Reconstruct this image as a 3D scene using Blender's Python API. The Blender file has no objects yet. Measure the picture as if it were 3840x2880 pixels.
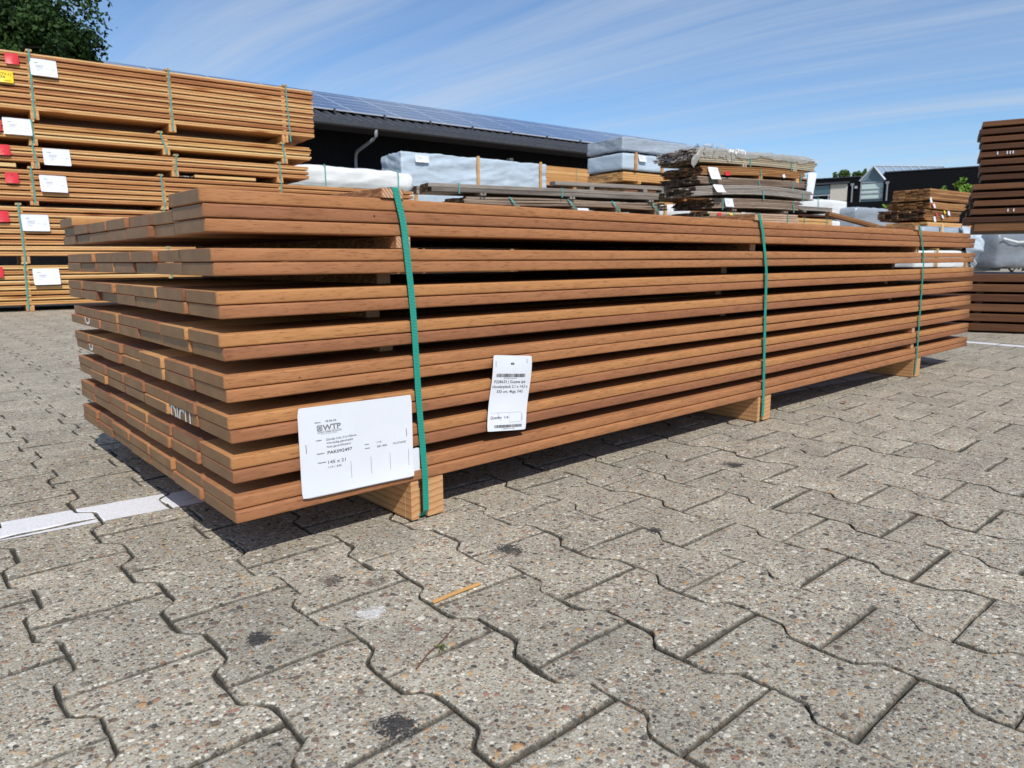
import bpy, bmesh, math, random
import numpy as np
from mathutils import Vector, Matrix, noise as mn
random.seed(7); rng = np.random.default_rng(7)
SC = bpy.context.scene
COL = SC.collection
R = math.radians

# ------------------------------------------------------------------ helpers
class MB:
    """collects polygons, then links them as one mesh object"""
    def __init__(s): s.v=[]; s.f=[]; s.m=[]; s.t=[]
    def add(s, vs, fs, mat=0, tone=0.5):
        o=len(s.v); s.v+= [tuple(p) for p in vs]
        for i,f in enumerate(fs):
            s.f.append([o+k for k in f])
            s.m.append(mat[i] if isinstance(mat,(list,tuple)) else mat); s.t.append(tone)
    def box(s,x0,x1,y0,y1,z0,z1,mat=0,tone=0.5):
        s.add([(x0,y0,z0),(x1,y0,z0),(x1,y1,z0),(x0,y1,z0),(x0,y0,z1),(x1,y0,z1),(x1,y1,z1),(x0,y1,z1)],
              [(0,3,2,1),(4,5,6,7),(0,1,5,4),(1,2,6,5),(2,3,7,6),(3,0,4,7)],mat,tone)
    def bar(s,x0,x1,y0,y1,z0,z1,ch=0.003,mat=0,end=None,tone=0.5,n=1,wz=None,wy=None,segs=1,cap=0.0008,axis='x'):
        """board along x (or y / z) with rounded long edges; wz / wy bend it"""
        if end is None: end=mat
        pr=[]
        for (cy,cz,a0) in ((y1-ch,z1-ch,0),(y0+ch,z1-ch,90),(y0+ch,z0+ch,180),(y1-ch,z0+ch,270)):
            for k in range(segs+1):
                a=R(a0+90*k/segs); pr.append((cy+ch*math.cos(a),cz+ch*math.sin(a)))
        N=len(pr); my=(y0+y1)/2; mz=(z0+z1)/2
        xs=[x0,x0+cap]+[x0+(x1-x0)*i/n for i in range(1,n)]+[x1-cap,x1]
        vs=[]
        for i,x in enumerate(xs):
            sh=1.0
            k=cap/max(.004,(z1-z0)/2) if i in (0,len(xs)-1) else 0
            dz=wz(x) if wz else 0; dy=wy(x) if wy else 0
            for (y,z) in pr:
                p=(x, y+(my-y)*k+dy, z+(mz-z)*k+dz)
                if axis=='y': p=(p[1],p[0],p[2])
                if axis=='z': p=(p[1],p[2],p[0])
                vs.append(p)
        fs=[];ms=[]
        for i in range(len(xs)-1):
            for k in range(N):
                a=i*N+k;b=i*N+(k+1)%N
                fs.append((a,b,b+N,a+N)); ms.append(mat)
        fs.append(tuple(range(N))[::-1]); ms.append(end)
        L=(len(xs)-1)*N; fs.append(tuple(range(L,L+N))); ms.append(end)
        if axis in('y',): fs=[f[::-1] for f in fs]
        fs=[f[::-1] for f in fs]
        s.add(vs,fs,ms,tone)
    def tube(s,pts,r,n=8,mat=0,tone=.5,r2=None):
        pts=[Vector(p) for p in pts]; vs=[];fs=[]
        for i,p in enumerate(pts):
            d=(pts[min(i+1,len(pts)-1)]-pts[max(i-1,0)]).normalized()
            a=Vector((0,0,1)) if abs(d.z)<.9 else Vector((1,0,0))
            u=d.cross(a).normalized(); w=d.cross(u)
            rr=r if r2 is None else r+(r2-r)*i/(len(pts)-1)
            for k in range(n):
                t=2*math.pi*k/n; vs.append(p+u*rr*math.cos(t)+w*rr*math.sin(t))
        for i in range(len(pts)-1):
            for k in range(n):
                a=i*n+k;b=i*n+(k+1)%n; fs.append((a,b,b+n,a+n))
        fs.append(tuple(range(n))[::-1]); fs.append(tuple(range((len(pts)-1)*n,len(pts)*n)))
        s.add(vs,fs,mat,tone)
    def ribbon(s,pts,w,t=.0009,mat=0,wdir=(1,0,0)):
        """flat strap of width w along pts"""
        wd=Vector(wdir)*w/2; P=[Vector(p) for p in pts]; vs=[];fs=[]
        for i,p in enumerate(P):
            d=(P[min(i+1,len(P)-1)]-P[max(i-1,0)]).normalized()
            nrm=d.cross(Vector(wdir)).normalized()*t
            vs+=[p-wd,p+wd,p+wd+nrm,p-wd+nrm]
        for i in range(len(P)-1):
            a=4*i
            for k in range(4): fs.append((a+k,a+(k+1)%4,a+4+(k+1)%4,a+4+k))
        fs.append((3,2,1,0)); e=4*(len(P)-1); fs.append((e,e+1,e+2,e+3))
        s.add(vs,fs,mat)
    def build(s,name,mats,parent=None,smooth=False,loc=None):
        me=bpy.data.meshes.new(name); me.from_pydata(s.v,[],s.f)
        for m in (mats if isinstance(mats,(list,tuple)) else [mats]): me.materials.append(m)
        me.polygons.foreach_set('material_index',s.m)
        a=me.attributes.new('tone','FLOAT','FACE'); a.data.foreach_set('value',s.t)
        if smooth: me.polygons.foreach_set('use_smooth',[True]*len(s.f))
        me.update()
        o=bpy.data.objects.new(name,me); COL.objects.link(o)
        if parent: o.parent=parent
        if loc: o.location=loc
        return o
def tag(o,label=None,cat=None,group=None,kind=None):
    if label: o['label']=label
    if cat: o['category']=cat
    if group: o['group']=group
    if kind: o['kind']=kind
    return o
def empty(name,label,cat,loc=(0,0,0),rz=0,group=None):
    o=bpy.data.objects.new(name,None); COL.objects.link(o); o.empty_display_size=.1
    o.location=loc; o.rotation_euler=(0,0,rz); return tag(o,label,cat,group)
def frame(deg):
    a=R(deg); return Vector((math.cos(a),math.sin(a),0)),Vector((-math.sin(a),math.cos(a),0))
def at(deg,u,v,z=0):
    U,V=frame(deg); return U*u+V*v+Vector((0,0,z))
def fbm(p,o=4): return mn.fractal(Vector(p),1.0,2.0,o)

# ------------------------------------------------------------------ materials
def mat(name):
    m=bpy.data.materials.new(name); m.use_nodes=True; nt=m.node_tree
    return m,nt,nt.nodes['Principled BSDF']
def N(nt,t,**k):
    n=nt.nodes.new(t)
    for a,b in k.items(): setattr(n,a,b)
    return n
def L(nt,a,b): nt.links.new(a,b)
def ramp(nt,fac,stops,interp='LINEAR'):
    r=N(nt,'ShaderNodeValToRGB'); r.color_ramp.interpolation=interp
    e=r.color_ramp.elements
    while len(e)<len(stops): e.new(.5)
    for k,(p,c) in enumerate(stops):
        e[k].position=p; e[k].color=(*c,1) if len(c)==3 else c
    L(nt,fac,r.inputs[0]); return r.outputs[0]
def math_(nt,op,a,b=None,clamp=False):
    n=N(nt,'ShaderNodeMath',operation=op); n.use_clamp=clamp
    for i,x in enumerate((a,b)):
        if x is None: continue
        if isinstance(x,(int,float)): n.inputs[i].default_value=x
        else: L(nt,x,n.inputs[i])
    return n.outputs[0]
def mix(nt,fac,a,b,mode='MIX'):
    n=N(nt,'ShaderNodeMix',data_type='RGBA',blend_type=mode)
    for s,x in ((n.inputs[0],fac),(n.inputs[6],a),(n.inputs[7],b)):
        if isinstance(x,(int,float)): s.default_value=x
        elif isinstance(x,(tuple,list)): s.default_value=(*x,1) if len(x)==3 else x
        else: L(nt,x,s)
    return n.outputs[2]
def noise(nt,vec,scale,detail=4,rough=.55,dist=0):
    n=N(nt,'ShaderNodeTexNoise'); n.inputs['Scale'].default_value=scale; n.inputs['Detail'].default_value=detail
    n.inputs['Roughness'].default_value=rough; n.inputs['Distortion'].default_value=dist
    if vec is not None: L(nt,vec,n.inputs['Vector'])
    return n.outputs['Fac']
def mapping(nt,vec,scale=(1,1,1),rot=(0,0,0),loc=None):
    m=N(nt,'ShaderNodeMapping'); m.inputs['Scale'].default_value=scale; m.inputs['Rotation'].default_value=rot
    L(nt,vec,m.inputs['Vector'])
    if loc is not None: L(nt,loc,m.inputs['Location'])
    return m.outputs[0]
def bump(nt,h,strength=.3,dist=.001,nrm=None):
    b=N(nt,'ShaderNodeBump'); b.inputs['Strength'].default_value=strength; b.inputs['Distance'].default_value=dist
    L(nt,h,b.inputs['Height'])
    if nrm is not None: L(nt,nrm,b.inputs['Normal'])
    return b.outputs[0]
def tonevec(nt,tone):
    c=N(nt,'ShaderNodeCombineXYZ')
    for i,k in enumerate((17.3,31.1,53.7)): L(nt,math_(nt,'MULTIPLY',tone,k),c.inputs[i])
    return c.outputs[0]

def wood(name,cols,rough=.6,obj_tone=False,grain=(1.3,22,34),pore=(7,260,330),pore_amt=.35,tone_amt=.55,knots=0,pinholes=False,weather=None,sat=None,bumpk=.35):
    """cols: list of dark..light colours, picked by grain and by the board's own tone"""
    m,nt,b=mat(name)
    tc=N(nt,'ShaderNodeTexCoord').outputs['Object']
    at_=N(nt,'ShaderNodeAttribute',attribute_name='tone')
    if obj_tone: at_.attribute_type='OBJECT'
    tone=at_.outputs['Fac']; off=tonevec(nt,tone)
    v1=mapping(nt,tc,grain,loc=off); n1=noise(nt,v1,1,6,.6,.8)
    v2=mapping(nt,tc,pore,loc=off); n2=noise(nt,v2,1,3,.6)
    v3=mapping(nt,tc,(.9,6,7),loc=off); n3=noise(nt,v3,1,3,.5,.4)
    f=math_(nt,'ADD',math_(nt,'MULTIPLY',math_(nt,'SUBTRACT',n1,.5),1.0),math_(nt,'MULTIPLY',math_(nt,'SUBTRACT',n3,.5),.9))
    f=math_(nt,'ADD',f,math_(nt,'ADD',math_(nt,'MULTIPLY',math_(nt,'SUBTRACT',tone,.5),tone_amt),.5),clamp=True)
    k=len(cols); c=ramp(nt,f,[(.12+.76*i/(k-1),cols[i]) for i in range(k)])
    p=ramp(nt,n2,[(.36,(1-pore_amt,)*3),(.56,(1,1,1))])
    c=mix(nt,1,c,p,'MULTIPLY')
    h=math_(nt,'ADD',n2,math_(nt,'MULTIPLY',n1,.5))
    if knots:
        vk=N(nt,'ShaderNodeTexVoronoi',feature='F1'); vk.inputs['Scale'].default_value=1
        L(nt,mapping(nt,tc,(knots,knots*2.6,knots*3.5),loc=off),vk.inputs['Vector'])
        kk=ramp(nt,vk.outputs['Distance'],[(.05,(.35,.18,.1)),(.13,(.75,.55,.4)),(.22,(1,1,1))])
        c=mix(nt,.9,c,kk,'MULTIPLY')
    if pinholes:
        vp=N(nt,'ShaderNodeTexVoronoi',feature='F1'); vp.inputs['Scale'].default_value=22
        L(nt,mapping(nt,tc,(1,1,1),loc=off),vp.inputs['Vector'])
        sel=math_(nt,'GREATER_THAN',N_sep(nt,vp.outputs['Color']),.93)
        d=math_(nt,'MULTIPLY',math_(nt,'LESS_THAN',vp.outputs['Distance'],.028),sel)
        c=mix(nt,d,c,(.02,.012,.008))
        st=ramp(nt,noise(nt,mapping(nt,tc,(5,30,40),loc=off),1,5,.7,.5),[(.62,(1,1,1)),(.74,(.68,.6,.55))])
        c=mix(nt,.8,c,st,'MULTIPLY')
    if weather:
        w=ramp(nt,noise(nt,mapping(nt,tc,(1.5,9,9),loc=off),1,4,.6),[(.35,(0,0,0)),(.65,(1,1,1))])
        c=mix(nt,w,c,weather)
    L(nt,c,b.inputs['Base Color']); b.inputs['Roughness'].default_value=rough
    b.inputs['Specular IOR Level'].default_value=.3
    L(nt,bump(nt,h,bumpk,.0008),b.inputs['Normal'])
    return m
def N_sep(nt,col):
    s=N(nt,'ShaderNodeSeparateColor'); L(nt,col,s.inputs[0]); return s.outputs[0]
def plain(name,c,rough=.5,spec=.5,metal=0,nscale=None,namt=.15,bumpd=None,coord='Object'):
    m,nt,b=mat(name)
    b.inputs['Roughness'].default_value=rough; b.inputs['Specular IOR Level'].default_value=spec; b.inputs['Metallic'].default_value=metal
    if nscale:
        tc=N(nt,'ShaderNodeTexCoord').outputs[coord]; n=noise(nt,tc,nscale,5,.6)
        lo=tuple(x*(1-namt) for x in c); hi=tuple(min(1,x*(1+namt)) for x in c)
        L(nt,ramp(nt,n,[(.3,lo),(.7,hi)]),b.inputs['Base Color'])
        if bumpd: L(nt,bump(nt,n,.5,bumpd),b.inputs['Normal'])
    else: b.inputs['Base Color'].default_value=(*c,1)
    return m

M={}
def hardwood():
    m,nt,b=mat('planed_hardwood'); tc=N(nt,'ShaderNodeTexCoord').outputs['Object']
    tone=N(nt,'ShaderNodeAttribute',attribute_name='tone',attribute_type='OBJECT').outputs['Fac']; off=tonevec(nt,tone)
    drift=noise(nt,mapping(nt,tc,(1.1,5,9),loc=off),1,4,.6,.6)
    t=math_(nt,'ADD',tone,math_(nt,'MULTIPLY',math_(nt,'SUBTRACT',drift,.5),.42),clamp=True)
    c=ramp(nt,t,[(0,(.185,.078,.042)),(.22,(.275,.114,.056)),(.45,(.35,.152,.068)),(.62,(.415,.187,.076)),(.82,(.475,.228,.083)),(1,(.53,.275,.108))])
    # ribbon figure, short dark pores, a few stained patches and worm holes
    rib=noise(nt,mapping(nt,tc,(9,26,70),rot=(0,R(4),0),loc=off),1,4,.6,1.2)
    c=mix(nt,1,c,ramp(nt,rib,[(.28,(.82,.80,.79)),(.55,(1.0,1.0,1.0)),(.75,(1.08,1.07,1.05))]),'MULTIPLY')
    p=noise(nt,mapping(nt,tc,(42,360,420),loc=off),1,3,.65)
    c=mix(nt,1,c,ramp(nt,p,[(.33,(.62,.58,.56)),(.46,(1,1,1))]),'MULTIPLY')
    st=ramp(nt,noise(nt,mapping(nt,tc,(4,26,34),loc=off),1,5,.7,.5),[(.62,(1,1,1)),(.75,(.6,.52,.47))]); c=mix(nt,.5,c,st,'MULTIPLY')
    vp=N(nt,'ShaderNodeTexVoronoi',feature='F1'); vp.inputs['Scale'].default_value=20; L(nt,mapping(nt,tc,(1,1,1),loc=off),vp.inputs['Vector'])
    d=math_(nt,'MULTIPLY',math_(nt,'LESS_THAN',vp.outputs['Distance'],.035),math_(nt,'GREATER_THAN',N_sep(nt,vp.outputs['Color']),.9)); c=mix(nt,d,c,(.02,.012,.008))
    L(nt,c,b.inputs['Base Color']); b.inputs['Roughness'].default_value=.62; b.inputs['Specular IOR Level'].default_value=.2
    L(nt,bump(nt,math_(nt,'ADD',p,math_(nt,'MULTIPLY',rib,.6)),.3,.0007),b.inputs['Normal']); return m
M['hard']=hardwood()
M['larch']=wood('fresh_larch',[(.37,.145,.055),(.52,.24,.09),(.62,.325,.128),(.71,.44,.195)],.6,grain=(.9,16,26),pore=(4,150,190),pore_amt=.22,tone_amt=.8,knots=1.5)
M['larch_pale']=wood('pale_larch',[(.46,.215,.073),(.59,.315,.11),(.68,.41,.16),(.76,.52,.245)],.6,tone_amt=.8,grain=(.9,16,26),pore=(4,150,190),pore_amt=.2,knots=1.2)
M['orange']=wood('orange_timber',[(.52,.24,.08),(.64,.34,.12),(.72,.42,.17)],.6,pore_amt=.15)
M['grey']=wood('weathered_grey_timber',[(.13,.11,.095),(.23,.195,.165),(.33,.285,.245),(.42,.375,.325)],.8,pore_amt=.4)
M['greybrown']=wood('weathered_brown_timber',[(.12,.075,.05),(.21,.145,.1),(.31,.225,.165),(.4,.31,.24)],.8,pore_amt=.4)
M['brown']=wood('brown_timber',[(.16,.065,.024),(.28,.125,.045),(.42,.205,.075),(.54,.3,.12)],.7,pore_amt=.3)
M['pinkish']=wood('pale_pinkish_timber',[(.38,.24,.15),(.5,.33,.22),(.6,.43,.3)],.7,pore_amt=.2)
M['dark']=wood('dark_stained_timber',[(.058,.021,.0085),(.095,.036,.014),(.135,.054,.021),(.175,.074,.03)],.55,pore_amt=.3)
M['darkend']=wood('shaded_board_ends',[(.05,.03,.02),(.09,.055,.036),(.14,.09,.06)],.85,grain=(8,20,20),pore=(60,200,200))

def pine():
    m,nt,b=mat('pine_bearer'); tc=N(nt,'ShaderNodeTexCoord').outputs['Object']
    w=N(nt,'ShaderNodeTexWave',wave_type='RINGS',rings_direction='Y',wave_profile='SAW')
    w.inputs['Scale'].default_value=26; w.inputs['Distortion'].default_value=2.2; w.inputs['Detail'].default_value=3; w.inputs['Detail Scale'].default_value=2.2
    mp=N(nt,'ShaderNodeMapping'); mp.inputs['Location'].default_value=(-.06,0,.33); mp.inputs['Scale'].default_value=(1,.12,1); L(nt,tc,mp.inputs['Vector']); L(nt,mp.outputs[0],w.inputs['Vector'])
    n=noise(nt,mapping(nt,tc,(300,20,300)),1,4,.6)
    c=ramp(nt,w.outputs['Fac'],[(0,(.60,.37,.17)),(.55,(.55,.31,.13)),(.85,(.40,.17,.06)),(1,(.56,.33,.15))])
    z=N(nt,'ShaderNodeSeparateXYZ'); L(nt,tc,z.inputs[0])
    c=mix(nt,math_(nt,'MULTIPLY',noise(nt,mapping(nt,tc,(9,2,25)),1,3),.5),c,(.5,.2,.08))
    c=mix(nt,.25,c,ramp(nt,n,[(.3,(.6,.6,.6)),(.6,(1,1,1))]),'MULTIPLY')
    L(nt,c,b.inputs['Base Color']); b.inputs['Roughness'].default_value=.7
    L(nt,bump(nt,math_(nt,'ADD',n,w.outputs['Fac']),.35,.0006),b.inputs['Normal']); return m
M['pine']=pine()
def rough_batten():
    m,nt,b=mat('rough_sawn_batten'); tc=N(nt,'ShaderNodeTexCoord').outputs['Object']
    n=noise(nt,mapping(nt,tc,(160,45,160)),1,5,.7,1.5); n2=noise(nt,tc,25,3)
    c=ramp(nt,n,[(.3,(.13,.05,.02)),(.5,(.3,.13,.05)),(.68,(.52,.3,.14))])
    L(nt,c,b.inputs['Base Color']); b.inputs['Roughness'].default_value=.85
    L(nt,bump(nt,n,.7,.002),b.inputs['Normal'])
    e,nt,b=mat('batten_end_grain'); tc=N(nt,'ShaderNodeTexCoord').outputs['Object']
    w=N(nt,'ShaderNodeTexWave',wave_type='BANDS',bands_direction='DIAGONAL'); w.inputs['Scale'].default_value=95; w.inputs['Distortion'].default_value=1.5; w.inputs['Detail'].default_value=2
    L(nt,mapping(nt,tc,(1,.01,.8)),w.inputs['Vector'])
    L(nt,ramp(nt,w.outputs['Fac'],[(.2,(.58,.36,.22)),(.8,(.38,.17,.09))]),b.inputs['Base Color']); b.inputs['Roughness'].default_value=.75
    return m,e
M['batten'],M['batten_end']=rough_batten()
def wax():
    m,nt,b=mat('brown_end_sealer'); tc=N(nt,'ShaderNodeTexCoord').outputs['Object']
    at_=N(nt,'ShaderNodeAttribute',attribute_name='tone',attribute_type='OBJECT')
    off=tonevec(nt,at_.outputs['Fac'])
    n=noise(nt,mapping(nt,tc,(40,18,30),loc=off),1,4,.6); n2=noise(nt,mapping(nt,tc,(300,120,120),loc=off),1,3,.7)
    c=ramp(nt,n,[(.3,(.17,.085,.030)),(.55,(.215,.112,.043)),(.75,(.27,.148,.064))])
    c=mix(nt,ramp(nt,n2,[(.72,(0,0,0)),(.78,(.55,.55,.55))]),c,(.32,.27,.2))
    L(nt,c,b.inputs['Base Color']); b.inputs['Roughness'].default_value=.5
    L(nt,bump(nt,n2,.15,.0005),b.inputs['Normal']); return m
M['wax']=wax()
def strapmat(name,c,scale=260):
    m,nt,b=mat(name); tc=N(nt,'ShaderNodeTexCoord').outputs['Object']
    ck=N(nt,'ShaderNodeTexChecker'); ck.inputs['Scale'].default_value=1
    L(nt,mapping(nt,tc,(scale*2,scale*.02,scale),rot=(0,R(38),0)),ck.inputs['Vector'])
    b.inputs['Base Color'].default_value=(*c,1); b.inputs['Roughness'].default_value=.32
    L(nt,mix(nt,ck.outputs['Fac'],tuple(x*.85 for x in c),tuple(min(1,x*1.15) for x in c)),b.inputs['Base Color'])
    L(nt,bump(nt,ck.outputs['Fac'],.5,.0004),b.inputs['Normal']); return m
M['strap']=strapmat('green_polyester_strap',(.01,.26,.19))
M['strap_far']=plain('pale_green_strap',(.07,.3,.26),.4)
M['paper']=plain('white_label_paper',(.70,.715,.75),.45,.4,nscale=30,namt=.015)
M['ink']=plain('black_ink',(.015,.015,.018),.6,.2)
M['inkgrey']=plain('grey_ink',(.20,.21,.22),.6,.2)
M['staple']=plain('steel_staple',(.5,.5,.5),.3,.5,1)
M['whitepaint']=plain('white_stencil_paint',(.75,.75,.72),.6,nscale=60,namt=.2)
M['red']=plain('red_plastic_tag',(.62,.02,.03),.35)
M['yellow']=plain('yellow_plastic_tag',(.85,.6,.0),.4)
M['black_clad']=plain('black_wall_cladding',(.006,.006,.0075),.8,.1,nscale=6,namt=.3)
M['charcoal']=plain('charcoal_roof_sheet',(.05,.05,.056),.4,.5,nscale=8,namt=.2)
M['galv']=plain('grey_gutter_pipe',(.22,.23,.25),.45,.5)
M['beige']=plain('beige_panel',(.55,.5,.42),.7,nscale=4,namt=.06)
M['steel']=plain('grey_steel_trim',(.4,.43,.46),.4)
def film(name,c,rough=.35,wr=14,bd=.02,trans=0,spec=.5):
    m,nt,b=mat(name); tc=N(nt,'ShaderNodeTexCoord').outputs['Object']
    n=noise(nt,mapping(nt,tc,(.8,1.4,3.0),rot=(0,R(20),0)),wr*.18,6,.6,1.4); n2=noise(nt,tc,wr,4,.6,.6)
    h=math_(nt,'ADD',n,math_(nt,'MULTIPLY',n2,.35))
    L(nt,ramp(nt,n,[(.3,tuple(x*.86 for x in c)),(.7,c)]),b.inputs['Base Color'])
    b.inputs['Roughness'].default_value=rough; b.inputs['Specular IOR Level'].default_value=spec
    L(nt,bump(nt,h,.55,bd),b.inputs['Normal']); 
    if trans: b.inputs['Alpha'].default_value=1-trans
    return m
M['film_blue']=film('pale_blue_wrap',(.50,.585,.66))
M['film_white']=film('white_wrap',(.78,.79,.77))
M['film_grey']=film('grey_film',(.36,.41,.47),.2,20,.035)
M['film_clear']=film('cloudy_clear_film',(.50,.48,.44),.25,26,.015,trans=.45)
M['film_slate']=film('slate_grey_wrap',(.2,.22,.25),.4,12,.02)
def glassy(name,c,rough=.08):
    m,nt,b=mat(name); b.inputs['Base Color'].default_value=(*c,1); b.inputs['Roughness'].default_value=rough
    b.inputs['Specular IOR Level'].default_value=.8; return m
M['glass']=glassy('window_glass',(.06,.11,.13))
M['pane_pale']=plain('pale_pane_reflection',(.5,.6,.56),.5)  # light reflected in the gable glass, put into a pale colour
def solar():
    m,nt,b=mat('solar_cells'); tc=N(nt,'ShaderNodeTexCoord').outputs['Object']
    br=N(nt,'ShaderNodeTexBrick'); br.offset=0; br.inputs['Scale'].default_value=1; br.inputs['Mortar Size'].default_value=.026
    br.inputs['Brick Width'].default_value=1.66; br.inputs['Row Height'].default_value=.6435
    br.inputs['Color1'].default_value=(.045,.065,.13,1); br.inputs['Color2'].default_value=(.055,.075,.145,1); br.inputs['Mortar'].default_value=(.6,.62,.66,1)
    L(nt,tc,br.inputs['Vector']); L(nt,br.outputs['Color'],b.inputs['Base Color'])
    b.inputs['Roughness'].default_value=.12; b.inputs['Specular IOR Level'].default_value=.7
    b.inputs['Coat Weight'].default_value=.6; b.inputs['Coat Roughness'].default_value=.1
    return m
M['solar']=solar()
def leafmat(name,c1,c2):
    m,nt,b=mat(name); a=N(nt,'ShaderNodeAttribute',attribute_name='tone')
    L(nt,ramp(nt,a.outputs['Fac'],[(0,c1),(1,c2)]),b.inputs['Base Color']); b.inputs['Roughness'].default_value=.7; b.inputs['Specular IOR Level'].default_value=.15
    b.inputs['Transmission Weight'].default_value=0; return m
M['leaf']=leafmat('oak_leaf',(.013,.032,.009),(.042,.085,.02))
M['leaf_mid']=leafmat('mid_green_leaf',(.05,.1,.02),(.11,.17,.04))
M['leaf_bright']=leafmat('bright_leaf',(.09,.2,.02),(.2,.32,.05))
M['bark']=plain('bark',(.07,.055,.04),.9,.2,nscale=20,namt=.4)

# ------------------------------------------------------------------ camera
def make_camera():
    f,yaw,pitch,roll=1559.5,0.84505,-0.16999,-0.00564
    fw=Vector((math.cos(pitch)*math.cos(yaw),math.cos(pitch)*math.sin(yaw),math.sin(pitch)))
    r=Vector((math.sin(yaw),-math.cos(yaw),0)); u=r.cross(fw)
    r2=math.cos(roll)*r+math.sin(roll)*u; u2=-math.sin(roll)*r+math.cos(roll)*u
    cd=bpy.data.cameras.new('camera'); co=bpy.data.objects.new('camera',cd); COL.objects.link(co)
    co.matrix_world=Matrix(((r2.x,u2.x,-fw.x,-.38433),(r2.y,u2.y,-fw.y,-1.08109),(r2.z,u2.z,-fw.z,.47791),(0,0,0,1)))
    cd.sensor_width=36; cd.lens=f/2212*36; cd.clip_end=2000; cd.clip_start=.02
    cd.dof.use_dof=True; cd.dof.focus_distance=1.35; cd.dof.aperture_fstop=12.0
    SC.camera=co
make_camera()

# ------------------------------------------------------------------ light and sky
SUN=Vector((-.36,-.88,1.0)).normalized()
def make_light():
    ld=bpy.data.lights.new('sun','SUN'); ld.energy=4.2; ld.angle=R(.53); ld.color=(1,.955,.89)
    o=bpy.data.objects.new('sun',ld); COL.objects.link(o); o.rotation_euler=(-SUN).to_track_quat('-Z','Y').to_euler()
    o.location=(-3,-8,10)
    w=bpy.data.worlds.new('World'); SC.world=w; w.use_nodes=True; nt=w.node_tree; bg=nt.nodes['Background']
    sk=N(nt,'ShaderNodeTexSky',sky_type='NISHITA'); sk.sun_disc=False
    sk.sun_elevation=math.asin(SUN.z); sk.sun_rotation=math.atan2(SUN.x,SUN.y); sk.air_density=1.0; sk.dust_density=.1; sk.ozone_density=3.2; sk.altitude=30
    # thin cirrus high above, as streaks on a level sheet
    tc=N(nt,'ShaderNodeTexCoord').outputs['Generated']; s=N(nt,'ShaderNodeSeparateXYZ'); L(nt,tc,s.inputs[0])
    zz=math_(nt,'MAXIMUM',math_(nt,'ADD',s.outputs[2],.06),.03)
    c=N(nt,'ShaderNodeCombineXYZ'); L(nt,math_(nt,'DIVIDE',s.outputs[0],zz),c.inputs[0]); L(nt,math_(nt,'DIVIDE',s.outputs[1],zz),c.inputs[1])
    v=mapping(nt,c.outputs[0],(1,1,1),rot=(0,0,R(-98)))
    wv=N(nt,'ShaderNodeVectorMath',operation='ADD'); wn=N(nt,'ShaderNodeTexNoise'); wn.inputs['Scale'].default_value=.35; wn.inputs['Detail'].default_value=2; L(nt,v,wn.inputs['Vector'])
    wm=N(nt,'ShaderNodeVectorMath',operation='MULTIPLY'); L(nt,wn.outputs['Color'],wm.inputs[0]); wm.inputs[1].default_value=(.3,.55,0)
    L(nt,v,wv.inputs[0]); L(nt,wm.outputs[0],wv.inputs[1])
    n1=noise(nt,mapping(nt,wv.outputs[0],(.12,1.7,1)),1,6,.55,.2); n2=noise(nt,mapping(nt,wv.outputs[0],(.5,8,1)),1,7,.62)
    f=math_(nt,'ADD',n1,math_(nt,'MULTIPLY',math_(nt,'SUBTRACT',n2,.5),.32))
    cl=ramp(nt,f,[(.36,(.05,.05,.05)),(.49,(.32,.32,.32)),(.66,(.95,.95,.95))])
    lo=math_(nt,'MULTIPLY',N_sep(nt,cl),ramp_val(nt,s.outputs[2]))
    col=mix(nt,lo,mix(nt,1,sk.outputs[0],(.82,.965,1.10),'MULTIPLY'),(4.7,5.3,6.1))
    L(nt,col,bg.inputs['Color']); bg.inputs['Strength'].default_value=.125
def ramp_val(nt,x):
    return N_sep(nt,ramp(nt,x,[(.02,(.5,.5,.5)),(.2,(.62,.62,.62)),(.6,(.6,.6,.6))]))
make_light()
SC.view_settings.view_transform='Standard'; SC.view_settings.look='None'; SC.view_settings.exposure=0; SC.view_settings.gamma=1
SC.render.engine='CYCLES'; SC.cycles.max_bounces=6; SC.cycles.diffuse_bounces=3; SC.cycles.transparent_max_bounces=8

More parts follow.
